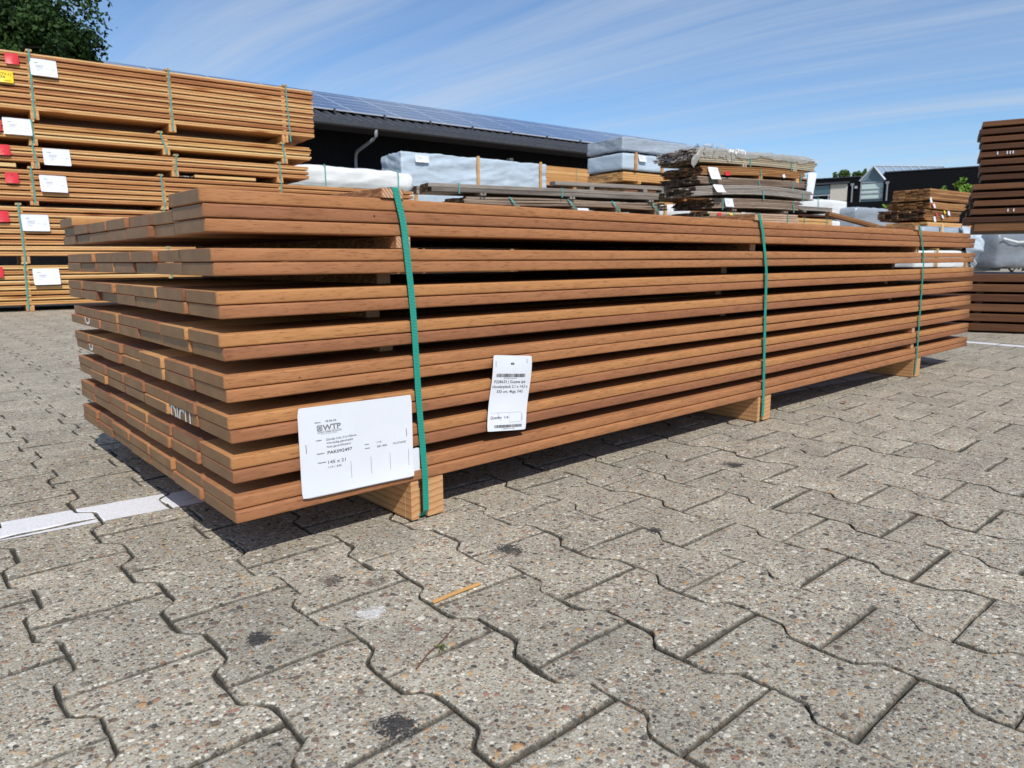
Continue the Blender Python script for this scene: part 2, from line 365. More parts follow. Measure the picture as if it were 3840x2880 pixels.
# ------------------------------------------------------------------ paving
def paving_mat(far=False):
    m,nt,b=mat('exposed_aggregate_concrete'+('_far' if far else '')); tc=N(nt,'ShaderNodeTexCoord').outputs['Object']
    tone=N(nt,'ShaderNodeAttribute',attribute_name='tone').outputs['Fac']
    def vor(scale,rand=1):
        v=N(nt,'ShaderNodeTexVoronoi',feature='F1'); v.inputs['Scale'].default_value=scale; v.inputs['Randomness'].default_value=rand
        L(nt,tc,v.inputs['Vector']); return v
    stones=[(0,(.04,.04,.045)),(.08,(.15,.10,.075)),(.2,(.22,.2,.165)),(.3,(.44,.35,.24)),(.43,(.29,.265,.225)),(.55,(.55,.32,.15)),(.62,(.5,.47,.41)),(.74,(.78,.74,.65)),(.88,(.33,.17,.12)),(.94,(.13,.125,.12))]
    sand=vor(620); sc=ramp(nt,N_sep(nt,sand.outputs['Color']),[(0,(.30,.277,.222)),(.5,(.405,.378,.312)),(1,(.55,.515,.44))])
    cem=mix(nt,.75,(.41,.376,.302),sc)
    big=noise(nt,tc,9,4,.6); 
    c=cem; hs=sand.outputs['Distance']; hsum=math_(nt,'MULTIPLY',hs,-.25)
    for scale,thr,sel in ((330,.48,.2),(205,.47,.4),(132,.45,.58),(92,.42,.83)):
        v=vor(scale); rc=N(nt,'ShaderNodeSeparateColor'); L(nt,v.outputs['Color'],rc.inputs[0])
        g=math_(nt,'GREATER_THAN',rc.outputs[1],sel)
        d=math_(nt,'MULTIPLY',v.outputs['Distance'],math_(nt,'ADD',.75,math_(nt,'MULTIPLY',rc.outputs[2],.6)))
        k=ramp(nt,d,[(thr-.06,(1,1,1)),(thr,(0,0,0))]); mk=math_(nt,'MULTIPLY',N_sep(nt,k),g)
        c=mix(nt,math_(nt,'MULTIPLY',mk,.84),c,ramp(nt,rc.outputs[0],stones,'CONSTANT'))
        hh=math_(nt,'MULTIPLY',mk,math_(nt,'SUBTRACT',.9,d)); hsum=math_(nt,'ADD',hsum,math_(nt,'MULTIPLY',hh,90/scale))
    dirt=ramp(nt,big,[(.3,(.78,.77,.75)),(.65,(1.05,1.04,1.0))])
    c=mix(nt,1,c,dirt,'MULTIPLY')
    tn=ramp(nt,tone,[(0,(.86,.86,.85)),(1,(1.08,1.07,1.05))]); c=mix(nt,1,c,tn,'MULTIPLY')
    if not far:
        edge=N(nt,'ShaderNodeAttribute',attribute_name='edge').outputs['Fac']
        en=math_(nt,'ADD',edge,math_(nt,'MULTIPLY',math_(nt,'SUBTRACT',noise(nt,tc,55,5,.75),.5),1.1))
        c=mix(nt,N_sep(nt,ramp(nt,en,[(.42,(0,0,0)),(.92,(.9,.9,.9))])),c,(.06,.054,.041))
        # oil spots and a lime splash
        for (x,y,r) in ((-.057,-.22,.016),(.091,-.126,.017),(-.024,-.489,.022),(.372,-.219,.024),(.141,-.179,.014),(.145,-.11,.012),(.093,-.136,.014),(.62,-.33,.014),(1.1,-.2,.026)):
            c=mix(nt,blot(nt,tc,x,y,r,.92 if (x<0 or x>.3) else .42),c,(.03,.03,.032))
        c=mix(nt,blot(nt,tc,.082,-.259,.020,.6),c,(.72,.72,.72))
    else:
        br=N(nt,'ShaderNodeTexBrick'); br.inputs['Scale'].default_value=1; br.inputs['Brick Width'].default_value=.206; br.inputs['Row Height'].default_value=.145; br.inputs['Mortar Size'].default_value=.006
        L(nt,mapping(nt,tc,(1,1,1),rot=(0,0,R(90))),br.inputs['Vector'])
        c=mix(nt,math_(nt,'MULTIPLY',br.outputs['Fac'],.7),c,(.1,.095,.085))
    L(nt,c,b.inputs['Base Color']); b.inputs['Roughness'].default_value=.75; b.inputs['Specular IOR Level'].default_value=.35
    L(nt,bump(nt,hsum,.9,.0022),b.inputs['Normal']); return m
def blot(nt,tc,x,y,r,a):
    s=N(nt,'ShaderNodeVectorMath',operation='DISTANCE'); L(nt,tc,s.inputs[0]); s.inputs[1].default_value=(x,y,0)
    n=noise(nt,tc,38,6,.75); n2=noise(nt,tc,300,3,.7)
    d=math_(nt,'DIVIDE',s.outputs['Value'],r)
    d=math_(nt,'ADD',d,math_(nt,'ADD',math_(nt,'MULTIPLY',math_(nt,'SUBTRACT',n,.5),3.6),math_(nt,'MULTIPLY',math_(nt,'SUBTRACT',n2,.5),3.0)))
    return N_sep(nt,ramp(nt,d,[(.75,(a,a,a)),(1.05,(0,0,0))]))
M['pave']=paving_mat(); M['pave_far']=paving_mat(True)
M['sand']=plain('dark_joint_sand',(.055,.05,.042),.95,.1,nscale=300,namt=.5,bumpd=.002)
def line_paint():
    m,nt,b=mat('worn_white_line_paint'); tc=N(nt,'ShaderNodeTexCoord').outputs['Object']
    n=noise(nt,tc,45,6,.7); n2=noise(nt,tc,260,3,.6)
    e=N(nt,'ShaderNodeAttribute',attribute_name='edge').outputs['Fac']
    L(nt,ramp(nt,n2,[(.3,(.62,.62,.63)),(.6,(.8,.8,.81))]),b.inputs['Base Color']); b.inputs['Roughness'].default_value=.55
    a=math_(nt,'SUBTRACT',math_(nt,'ADD',1.28,math_(nt,'MULTIPLY',math_(nt,'SUBTRACT',n,.5),1.5)),math_(nt,'MULTIPLY',e,1.3))
    L(nt,N_sep(nt,ramp(nt,a,[(.42,(0,0,0)),(.5,(1,1,1))])),b.inputs['Alpha'])
    L(nt,bump(nt,n2,.4,.001),b.inputs['Normal']); return m
M['linepaint']=line_paint()
def make_paving():
    PX,PY,H=.145,.206,.0125
    ys=[0,.012,.026,.039,.0465,.052,.0575,.065,.084,.103,.122,.141,.1485,.154,.1595,.167,.18,.194,.206]
    def hw(y): # half width: wide ends, narrow waist
        y=min(y,PY-y)
        if y<=.0405: return PX/2+H
        if y>=.0635: return PX/2-H
        t=(y-.0405)/.023; t=t*t*(3-2*t)*.35+t*.65
        return PX/2+H-2*H*t
    def ring(ins_x,ins_y):
        pts=[]
        yy=[min(max(y,ins_y),PY-ins_y) for y in ys]
        for y in yy: pts.append((hw(y)-ins_x,y))
        for t in (.75,.5,.25): pts.append(((2*t-1)*(hw(0)-ins_x),PY-ins_y))
        for y in yy[::-1]: pts.append((-(hw(y)-ins_x),y))
        for t in (.25,.5,.75): pts.append(((2*t-1)*(hw(0)-ins_x),ins_y))
        return np.array(pts)
    rings=[(ring(.0015,.0010),-.03),(ring(.0012,.0008),-.0046),(ring(.0028,.0030),-.0012),(ring(.0062,.0075),0.0)]
    n=len(rings[0][0]); base=np.zeros((4*n,3)); 
    for i,(r,z) in enumerate(rings): base[i*n:(i+1)*n,:2]=r; base[i*n:(i+1)*n,2]=z
    # corner drop: arris rounder at the straight ends
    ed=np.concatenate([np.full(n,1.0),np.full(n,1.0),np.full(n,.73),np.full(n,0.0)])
    faces=[]
    for i in range(3):
        for k in range(n):
            a=i*n+k;b=i*n+(k+1)%n; faces.append((a,b,b+n,a+n))
    topf=tuple(range(3*n,4*n))
    V=[];F=[];T=[];E=[];cells=[];cnt=0
    x0,x1,y0,y1=-1.6,9.2,-1.7,9.6
    for i in range(int((x0-.172)/PX),int((x1-.172)/PX)+1):
        cx=.172+PX*i+PX/2; yj=-.097 if i%2==0 else -.2
        for k in range(int((y0-yj)/PY)-1,int((y1-yj)/PY)+1):
            oy=yj+PY*k
            p=base.copy(); near=(cx+.38)**2+(oy+1.08)**2<16
            p[:,0]+=cx; p[:,1]+=oy
            if near:
                j=rng.normal(0,.0007,(n,2)); j=(j+np.roll(j,1,0))*.7
                for q,w in ((1,.6),(2,1.3),(3,1.0)): p[q*n:(q+1)*n,:2]+=j*w
                p[2*n:3*n,2]+=rng.normal(0,.0006,n)
                if rng.random()<.3:   # broken corner or edge
                    c=rng.integers(0,n)
                    for d in range(-2,3):
                        q=(c+d)%n; s=.006*(1-abs(d)/3)*rng.uniform(.5,1.2)
                        p[2*n+q,2]-=s*.8; p[3*n+q,2]-=s*.35; p[1*n+q,2]-=s
            a,b=rng.normal(0,.0020,2); dz=rng.normal(0,.0006)
            p[:,2]+=a*(p[:,0]-cx)+b*(p[:,1]-oy-PY/2)+dz
            p[:,0]+=rng.normal(0,.0006); p[:,1]+=rng.normal(0,.0008)
            V.append(p); E.append(ed)
            t=float(np.clip(rng.normal(.5,.28),0,1))
            F+=[[cnt+q for q in f] for f in faces]; F.append([cnt+q for q in topf]); T+=[t]*(3*n+1)
            cells.append((cnt,cx,oy)); cnt+=4*n
    V=np.concatenate(V); E=np.concatenate(E)
    nb=len(F)
    me=bpy.data.meshes.new('paving')
    extra=[(x0-.3,y0-.3,-.0065),(x1+.3,y0-.3,-.0065),(x1+.3,y1+.3,-.0065),(x0-.3,y1+.3,-.0065)]
    B=220; zf=-.004; xa,xb,ya,yb=x0+.1,x1-.1,y0+.1,y1-.1
    extra+=[(-B,-B,zf),(B,-B,zf),(B,ya,zf),(-B,ya,zf), (-B,yb,zf),(B,yb,zf),(B,B,zf),(-B,B,zf),
            (-B,ya,zf),(xa,ya,zf),(xa,yb,zf),(-B,yb,zf), (xb,ya,zf),(B,ya,zf),(B,yb,zf),(xb,yb,zf)]
    F+= [[cnt+q for q in (0,1,2,3)]]+[[cnt+4+4*g+q for q in (0,1,2,3)] for g in range(4)]
    T+=[.5]*5; mi=[0]*nb+[1]+[2]*4
    allv=np.concatenate([V,np.array(extra)])
    me.from_pydata(allv.tolist(),[],F)
    for k in ('pave','sand','pave_far'): me.materials.append(M[k])
    me.polygons.foreach_set('material_index',mi)
    me.attributes.new('tone','FLOAT','FACE').data.foreach_set('value',T)
    me.attributes.new('edge','FLOAT','POINT').data.foreach_set('value',np.concatenate([E,np.zeros(20)]))
    o=bpy.data.objects.new('paving',me); COL.objects.link(o); tag(o,kind='structure')
    # painted bay lines: the tops of the pavers they cross, cut to the width of the line
    def line(c,d,w,length):
        d=Vector(d).normalized(); nr=Vector((-d.y,d.x,0)); c=Vector(c)
        bm=bmesh.new(); el=bm.verts.layers.float.new('edge')
        for (o0,cx,oy) in cells:
            q=Vector((cx,oy+PY/2,0))-c
            if abs(q.dot(nr))>w/2+.16 or not (length[0]-.15<q.dot(d)<length[1]+.15): continue
            vs=[bm.verts.new(V[o0+k]+np.array([0,0,.0007])) for k in range(n,4*n)]
            for k,v in enumerate(vs): v[el]=float(E[o0+n+k])
            for f in faces:
                if f[0]>=n: bm.faces.new([vs[q-n] for q in f])
            bm.faces.new([vs[q-n] for q in topf])
        bmesh.ops.triangulate(bm,faces=[f for f in bm.faces if len(f.verts)>4])
        for co,no in ((c+nr*w/2,nr),(c-nr*w/2,-nr),(c+d*length[1],d),(c+d*length[0],-d)):
            bmesh.ops.bisect_plane(bm,geom=bm.verts[:]+bm.edges[:]+bm.faces[:],plane_co=co,plane_no=no,clear_outer=True)
        me=bpy.data.meshes.new('painted_line'); bm.to_mesh(me); bm.free(); me.materials.append(M['linepaint'])
        ob=bpy.data.objects.new('painted_line',me); COL.objects.link(ob); tag(ob,kind='structure')
    line((.056,.429,0),(1,-.10,0),.108,(-1.4,3.1))
    line((4.29,.11,0),(.096,1,0),.085,(-1.5,.2))
make_paving()

# ------------------------------------------------------------------ writing
_fc={}
def text_polys(s,bold=0.0):
    key=(s,bold)
    if key in _fc: return _fc[key]
    cu=bpy.data.curves.new('t','FONT'); cu.body=s; cu.size=1; cu.offset=bold; cu.resolution_u=2; cu.fill_mode='FRONT'
    o=bpy.data.objects.new('t',cu); COL.objects.link(o)
    me=o.to_mesh(); vs=[tuple(v.co) for v in me.vertices]; fs=[tuple(p.vertices) for p in me.polygons]
    o.to_mesh_clear(); bpy.data.objects.remove(o); bpy.data.curves.remove(cu)
    xs=[v[0] for v in vs] or [0]; _fc[key]=(vs,fs,min(xs),max(xs)); return _fc[key]
CAP=max(v[1] for v in text_polys('H')[0])
def put_text(mb,f,s,x,y,w,h,mi=0,bold=0.0,slope=0.0):
    """text s, left x, baseline y, width w, cap height h on a sheet whose surface is f(x,y)"""
    vs,fs,a,b=text_polys(s,bold)
    if not vs: return
    sx=w/max(1e-6,b-a); sy=h/CAP
    mb.add([f(x+(v[0]-a)*sx, y+v[1]*sy+slope*(v[0]-a)*sx) for v in vs],fs,mi)
def put_rect(mb,f,x0,y0,x1,y1,mi=0):
    k=max(1,int(abs(x1-x0)/.01)); xs=[x0+(x1-x0)*i/k for i in range(k+1)]
    vs=[f(x,y0) for x in xs]+[f(x,y1) for x in xs]
    mb.add(vs,[(i,i+1,k+2+i,k+1+i) for i in range(k)],mi)
def sheet(name,f,w,h,material,parent,nx=20,ny=14,corner=.004):
    mb=MB(); vs=[];fs=[]
    for j in range(ny+1):
        for i in range(nx+1):
            x=w*i/nx; y=-h*j/ny
            if (i in(0,nx)) and (j in(0,ny)):
                x+= corner*.3*(1 if i==0 else -1); y+= corner*.3*(-1 if j==0 else 1)
            vs.append(f(x,y))
    for j in range(ny):
        for i in range(nx):
            a=j*(nx+1)+i; fs.append((a,a+nx+1,a+nx+2,a+1))
    mb.add(vs,fs); return mb.build(name,material,parent,smooth=True)

# ------------------------------------------------------------------ the hardwood bundle
BZ,TH,GP,LEN,PW,PITCH=.0781,.021,.0211,3.35,.145,.1467
def row_z(k): return BZ+k*TH+min(k//2,7)*GP       # bottom of plank layer k
def make_bundle():
    root=empty('timber_bundle','large strapped bundle of reddish brown hardwood planks on three bearers up front','timber bundle')
    xo=[.002,.002,.003,.003,.004,.003,.003,.001,.003,-.001,.002,0,-.002,-.004,-.009,-.011,-.014]
    xe=[.008,.012,.008,.02,.02,.02,.015,.012,.02,.02,.018,.02,.012,.012,-.01,-.002,-.065]
    tones=[.46,.52,.26,.70,.34,.72,.55,.62,.30,.74,.40,.72,.50,.56,.52,.36,.58]
    yo=[-.006,-.002,-.003,0,-.002,.001,-.002,0,-.001,.001,0,.002,.001,-.001,.001,.0,.001]
    def plank_mesh(mb,k,j,x0,x1,yoff,seed,tone=.5,fine=False):
        a=[random.uniform(-1,1) for _ in range(4)]
        amp=.0016 if j==0 else .001
        def wz(x): return amp*.45*(a[0]*math.sin(2.1*x+a[1]*3)+a[2]*math.sin(4.3*x+a[3]*3))*math.sin(math.pi*min(1,max(0,x/LEN)))
        def wy(x): return amp*(a[1]*math.sin(1.3*x+a[0]*3)+.5*a[3]*math.sin(3.1*x+a[2]*3))
        z=row_z(k); y=j*PITCH+yoff
        mb.bar(x0,x1,y,y+PW,z+.0003,z+TH-.0010,ch=.0030,mat=0,end=1,n=24 if fine else 8,wz=wz,wy=wy,segs=3,cap=.0010,tone=tone)
    rest=MB(); idx=0
    for k in range(17):
        cols=range(7) if k<16 else (0,6)
        for j in cols:
            if j==0: x0=xo[k]; x1=LEN+xe[k]; t=tones[k]; y=yo[k]
            else:
                x0=random.choice((-.002,0,.0015,.003,-.0035,.005,0,.001))+random.uniform(-.0015,.0015); x1=LEN+random.uniform(-.012,.015); t=random.random(); y=random.uniform(0,.0012)
                if k>=14: x0+=.35*xo[k]
            if j==6 and k<14:
                plank_mesh(rest,k,j,x0,x1,y,idx); continue
            mb=MB(); plank_mesh(mb,k,j,x0,x1,y,idx,fine=(j==0))
            o=mb.build('plank',[M['hard'],M['wax']],root,smooth=False); o['tone']=t
            for p in o.data.polygons: p.use_smooth=len(p.vertices)==4
            if (k,j) in ((4,1),(8,5),(6,5)):
                s,sz={(4,1):('DICU',.034),(8,5):('U',.03),(6,5):('U',.034)}[(k,j)]
                vs,fs,a,b=text_polys(s,.012); bm=bmesh.new()
                wd={(4,1):.105,(8,5):.05,(6,5):.04}[(k,j)]; zo=-.012 if j==1 else .005
                sx=wd/(b-a)
                bv=[bm.verts.new((x0-.0005, j*PITCH+PW*.96-(v[0]-a)*sx, row_z(k)+zo+v[1]*sz/CAP)) for v in vs]
                for f in fs: bm.faces.new([bv[i] for i in f])
                for zc,nn in ((row_z(k)+.001,-1),(row_z(k)+TH-.0012,1)):
                    bmesh.ops.bisect_plane(bm,geom=bm.verts[:]+bm.edges[:]+bm.faces[:],plane_co=(0,0,zc),plane_no=(0,0,nn),clear_outer=True)
                me=bpy.data.meshes.new('stencil_mark'); bm.to_mesh(me); bm.free(); me.materials.append(M['whitepaint'])
                so=bpy.data.objects.new('stencil_mark',me); COL.objects.link(so); so.parent=o
            idx+=1
    ro=rest.build('plank',[M['hard'],M['wax']],root); ro['kind']='stuff'; ro['tone']=.5
    W=6*PITCH+PW
    sx=[.349,1.562,2.746]
    # bearers with the strap groove
    for i,x in enumerate((.3222,1.5392,2.7320)):
        w=.0733; g0,g1=(sx[i]-x-.0095,sx[i]-x+.0095)
        mb=MB(); d=.016
        bf=-.003
        def bx(a,b,y0,y1): mb.bar(y0,y1,a,b,0.002,BZ-.0006,ch=.002,axis='y',cap=.0012,segs=2)
        bx(-w/2,g0-w/2,bf,d); bx(g1-w/2,w/2,bf,d); bx(-w/2,w/2,d+.0001,W+.02)
        o=mb.build('bearer',M['pine'],root,loc=(x+w/2,0,0))
    # stickers between the pairs
    for g in range(7):
        z=row_z(2*g+2)-GP
        for i,x in enumerate((.316,1.507,2.70)):
            rec=[.09,.08,.1,.09,.11,.09,.002][g] + (0 if i==0 else .02*(i==1)+.01)
            if i==2 and g in (0,1): rec=.004
            mb=MB(); xx=x+random.uniform(-.008,.008)
            mb.bar(rec,W-.01,-.015,.015,0,GP-.0004,ch=.0008,mat=0,end=1,axis='y')
            mb.build('sticker',[M['batten'],M['batten_end']],root,loc=(xx+.015,0,z+.0002))
    ztop=row_z(16)+TH
    for i,(xa,xb) in enumerate(((.281,.325),(1.468,1.513),(2.624,2.679))):
        mb=MB(); xm=(xa+xb)/2; hw=(xb-xa)/2
        mb.bar(-.004,W+.012,-hw,hw,0,.0165,ch=.001,mat=0,end=1,axis='y')
        mb.build('top_batten',[M['batten'],M['batten_end']],root,loc=(xm,0,ztop-.0005))
    zb=ztop+.0165
    paths=[[(.308,-.0052,zb-.002),(.322,-.0062,.540),(.328,-.0065,.475),(.333,-.0062,.43),(.338,-.0058,.363),(.3425,-.0065,.226),(.3505,-.0085,.09),(.3515,-.0072,.06),(.352,-.0065,.018)],
           [(1.490,-.0052,zb-.002),(1.510,-.0065,.55),(1.532,-.0062,.479),(1.543,-.0058,.435),(1.547,-.0058,.326),(1.557,-.0085,.09),(1.562,-.0072,.06),(1.562,-.0065,.018)],
           [(2.660,-.0052,zb-.002),(2.694,-.0065,.548),(2.735,-.0058,.469),(2.741,-.0056,.347),(2.744,-.0085,.09),(2.746,-.0072,.06),(2.746,-.0065,.016)]]
    for p in paths:
        mb=MB(); top=[(p[0][0],W+.013,zb+.001),(p[0][0],.4,zb+.0014),(p[0][0],.02,zb+.0012),(p[0][0],-.003,zb+.0008)]
        # ease the front run
        run=[Vector(q) for q in p]; fine=[]
        for a,b in zip(run[:-1],run[1:]):
            for t in range(6): fine.append(a.lerp(b,t/6))
        for _ in range(2): fine=[fine[0]]+[(fine[i-1]+2*fine[i]+fine[i+1])/4 for i in range(1,len(fine)-1)]+[fine[-1]]
        pts=top+fine+[run[-1],Vector((p[-1][0],.004,.0045)),Vector((p[-1][0],W,.0035)),]
        mb.ribbon(pts,.0125,.0008)
        mb.build('strap',M['strap'],root)
    # delivery label
    def f(x,y): 
        X=.1089+x-.0004*y*-1; Z=.2459+y-x*.021
        lift=.0012+.004*max(0,(-y-.11)/.04)**2*(.35+.65*x/.215)+.0035*max(0,(.02-x)/.02)*0
        wob=.0012*math.sin(x*26+.6)*math.sin(-y*15)
        return (X,-.0088-lift-wob,Z)
    def on(g,e=.0004): return lambda x,y:(lambda p:(p[0],p[1]-e,p[2]))(g(x,y))
    def f2(x,y):
        return (.213+x,-.0050-.002*max(0,(-y-.03)/.03)**2*0-.0004*math.sin(x*30),.1338+y+x*.055)
    sheet('label_sheet',f2,.129,.0515,M['paper'],root)['label']='second white label sheet half hidden under the large one'
    fb=lambda x,y:(lambda p:(p[0]-.0011,p[1]+.0006,p[2]-.0035))(f(x,y))
    lb=sheet('label_sheet',f,.2148,.1497,M['paper'],root,corner=.003,nx=60,ny=40); lb['label']='large white delivery label stapled by the first strap'
    sheet('backing_sheet',fb,.2175,.1475,M['paper'],lb)
    t=MB(); g=on(f); s=-.0
    mm=lambda v:v/1000
    def T(txt,x,y,w,h,mi=0,bold=0): put_text(t,g,txt,mm(x),mm(y)+mm(x)*.021,mm(w),mm(h),mi,bold)
    T('Datum',27.3,-28.2,10.3,1.7,0,.02); T('18-06-26',46.4,-28.8,19.4,3.2)
    T('WTP',40.6,-41.6,33.4,8.6,1,.03)
    T('WORLD TIMBER PRODUCTS',30.5,-45.9,44.2,2.0,1,.02); put_rect(t,g,mm(31),mm(-42.6+.6),mm(75),mm(-42.3+.6),1)
    T('for all your wood solutions',36.9,-48.3,29.8,1.2,1,.01)
    T('Artikel',27.5,-58.2,9.9,1.9,0,.02); T('Djindja Udu 21x145mm',46,-59.8,56.6,3.4); T('Vierzijdig geschaafd',46.1,-65.8,48.6,3.3); T('Niet gecertificeerd',46.6,-72.3,43.7,3.3)
    T('Pakketnr.',28.2,-80.7,14.2,1.9,0,.02); T('PAK092497',47.1,-83.2,46,5.3,0,.006)
    T('Kopmaat',29.4,-96,14,1.9,0,.02); T('145 x 21',47.5,-99.8,32.4,5.4); T('114 / 335',47.7,-107.5,23.8,3.3)
    T('Stuks',117.8,-80.6,8.5,1.7,0,.02); T('Aantal',117.8,-87.5,9.8,1.7,0,.02)
    T('114',142.3,-81.4,8.4,3.2); T('381,900',142,-89.0,20.2,3.3); T('M1/STAND',174.9,-89.3,26.5,3.4)
    for x,y0,y1 in ((89.7,-102,-133),(129,-102.7,-133.1),(167.8,-103,-133.4),(206,-103,-133.1)): put_rect(t,g,mm(x-.22),mm(y0+x*.021),mm(x+.22),mm(y1+x*.021))
    # round globe emblem in a rounded square
    cx,cy,r=35.3,-36.4,4.75
    def poly(pts,mi): t.add([g(mm(a),mm(b)) for a,b in pts],[tuple(range(len(pts)))],mi)
    rs=[]
    for qx,qy,a0 in ((1,1,0),(-1,1,90),(-1,-1,180),(1,-1,270)):
        for k in range(5):
            a=R(a0+22.5*k); rs.append((cx+qx*(r-1.5)+1.5*math.cos(a),cy+qy*(r-1.5)+1.5*math.sin(a)))
    poly(rs,1)
    gg=on(f,.0007)
    def ringp(rad,wd,mi,ex=1,rot=0):
        k=28; vs=[];fs=[]
        for i in range(k):
            a=2*math.pi*i/k
            for q in (rad,rad-wd):
                px,py=q*ex*math.cos(a),q*math.sin(a); vs.append(gg(mm(cx+px*math.cos(rot)-py*math.sin(rot)),mm(cy+px*math.sin(rot)+py*math.cos(rot))))
        for i in range(k):
            a=2*i;b=2*((i+1)%k); fs.append((a,b,b+1,a+1))
        t.add(vs,fs,mi)
    ringp(3.7,.55,2); ringp(3.4,.4,2,.45,.6); ringp(3.4,.4,2,.45,-.6)
    t.build('printing',[M['ink'],M['inkgrey'],M['paper']],lb)
    st=MB()
    def staple(fn,x,y0,y1):
        p,q=Vector(fn(x,y0)),Vector(fn(x+.0004,y1)); d=Vector((0,-.0008,0))
        st.tube([p+Vector((0,.002,0)),p+d,(p+q)/2+d*1.4,q+d,q+Vector((0,.002,0))],.00055,6)
    staple(f,.0095,-.0606,-.0745); staple(f,.2025,-.0605,-.074)
    st.build('staple',M['staple'],lb)
    # product tag
    def h(x,y):
        X=.5185+x+.12*y*1.0+.002*math.sin(-y*30); Z=.2950+y*1.0-x*.103
        d=.0062+.0016*math.sin(-y*48+.4)+.0014*max(0,(-y-.12)/.03)
        return (X,-.0035-d+.0015*math.cos(x*40),Z)
    tg=sheet('label_sheet',h,.1015,.1505,M['paper'],root); tg['label']='narrow white product tag with barcodes'
    t=MB(); g=on(h)
    def T2(txt,x,y,w,hh,mi=0,bold=0): put_text(t,g,txt,mm(x),mm(y)+0*x,mm(w),mm(hh),mi,bold)
    # tag-local coordinates: y measured below the sheet's own top edge
    T2('e',44,-18.5,9.5,6.3,0,.012)
    def code(x0,x1,y0,y1,seed):
        rr=random.Random(seed); x=x0
        while x<x1:
            w=rr.choice((.35,.35,.7,1.05)); put_rect(t,g,mm(x),mm(y0),mm(min(x1,x+w)),mm(y1)); x+=w+rr.choice((.35,.45,.8))
    code(10,84,-36.5,-43.5,3); T2('8715815342741',30,-46.8,32,2.0)
    T2('P228633 | Guyana Ip\u00e9',6.5,-55.4,80,5.6,0,.006); T2('vlonderplank 2,1 x 14,5 x',3,-65.2,92,5.6,0,.006); T2('335 cm, 4kgs, FAS',16,-75,67,5.6,0,.006)
    T2('Quantity  114',7,-126.5,45,5.6,0,.006)
    for (x0,y0,x1,y1) in ((8,-114.6,86,-114.3),(55,-114.6,55.3,-134),(86,-114.6,86.3,-134),(55,-134,86,-133.7)): put_rect(t,g,mm(x0),mm(y0),mm(x1),mm(y1),1)
    code(18,89,-138.5,-144.2,5); T2('1NBSH1P11332',38,-147.3,32,2.0)
    t.build('printing',[M['ink'],M['inkgrey']],tg)
    st=MB()
    for x,y0,y1 in ((.0065,-.012,-.023),(.0865,-.006,-.014),(.027,-.116,-.126),(.088,-.118,-.131)): staple(h,x,y0,y1)
    st.build('staple',M['staple'],tg)
    return root
make_bundle()

# ------------------------------------------------------------------ small litter on the paving
def litter():
    mb=MB(); mb.bar(.0,.088,-.0026,.0026,0,.0034,ch=.0006,tone=.6,n=6,wz=lambda x:.0006*math.sin(x*40))
    o=mb.build('wood_splinter',M['larch_pale'],loc=(.162,-.2945,.0015)); o.rotation_euler=(0,0,R(1.5)); tag(o,'straight golden wood splinter lying on the grey pavers in front of the bundle','wood splinter')
    mb=MB(); mb.tube([(0,0,.001),(.028,.017,.0026),(.055,.028,.003),(.092,.05,.0012)],.0011,6,r2=.0007)
    o=mb.build('twig',plain('reddish_twig',(.14,.06,.04),.8),loc=(.05,-.418,.001)); o.rotation_euler=(0,0,R(-1)); tag(o,'thin reddish brown twig lying across a paver joint','twig')
    mb=MB()
    for i in range(70):
        p=Vector((random.gauss(0,.0035),random.gauss(0,.002),random.uniform(-.002,.005))); d=Vector((random.gauss(0,1),random.gauss(0,1),random.random()*1.4)).normalized()*.003; s=d.cross(Vector((.3,.5,1))).normalized()*.0008
        mb.add([p-s,p+d*.5-s*1.5,p+d,p+d*.5+s*1.5],[(0,1,2,3)],0,random.random())
    o=mb.build('moss_tuft',leafmat('moss',(.06,.1,.015),(.2,.24,.05)),loc=(.1015,-.3985,.0)); tag(o,'tiny green moss tuft growing in a paver joint beside the twig','moss')
    bs=[((1.99,-.062),.9,'small dry brown leaf lying on the pavers far along the front of the bundle')]
    for (x,y),s,l in bs:
        mb=MB(); vs=[];k=7
        for i in range(k):
            t=i/(k-1); w=.007*math.sin(math.pi*(t*.9+.05)); z=.003+.004*math.sin(t*3)
            vs+=[(t*.03,-w,z+.002),(t*.03,0,z),(t*.03,w,z+.003)]
        fs=[]
        for i in range(k-1):
            for q in (0,1): fs.append((3*i+q,3*i+q+1,3*i+q+4,3*i+q+3))
        mb.add(vs,fs); o=mb.build('dry_leaf',plain('dry_leaf_brown',(.3,.12,.05),.8),loc=(x,y,0)); o.rotation_euler=(0,0,.7); tag(o,l,'leaf')
litter()

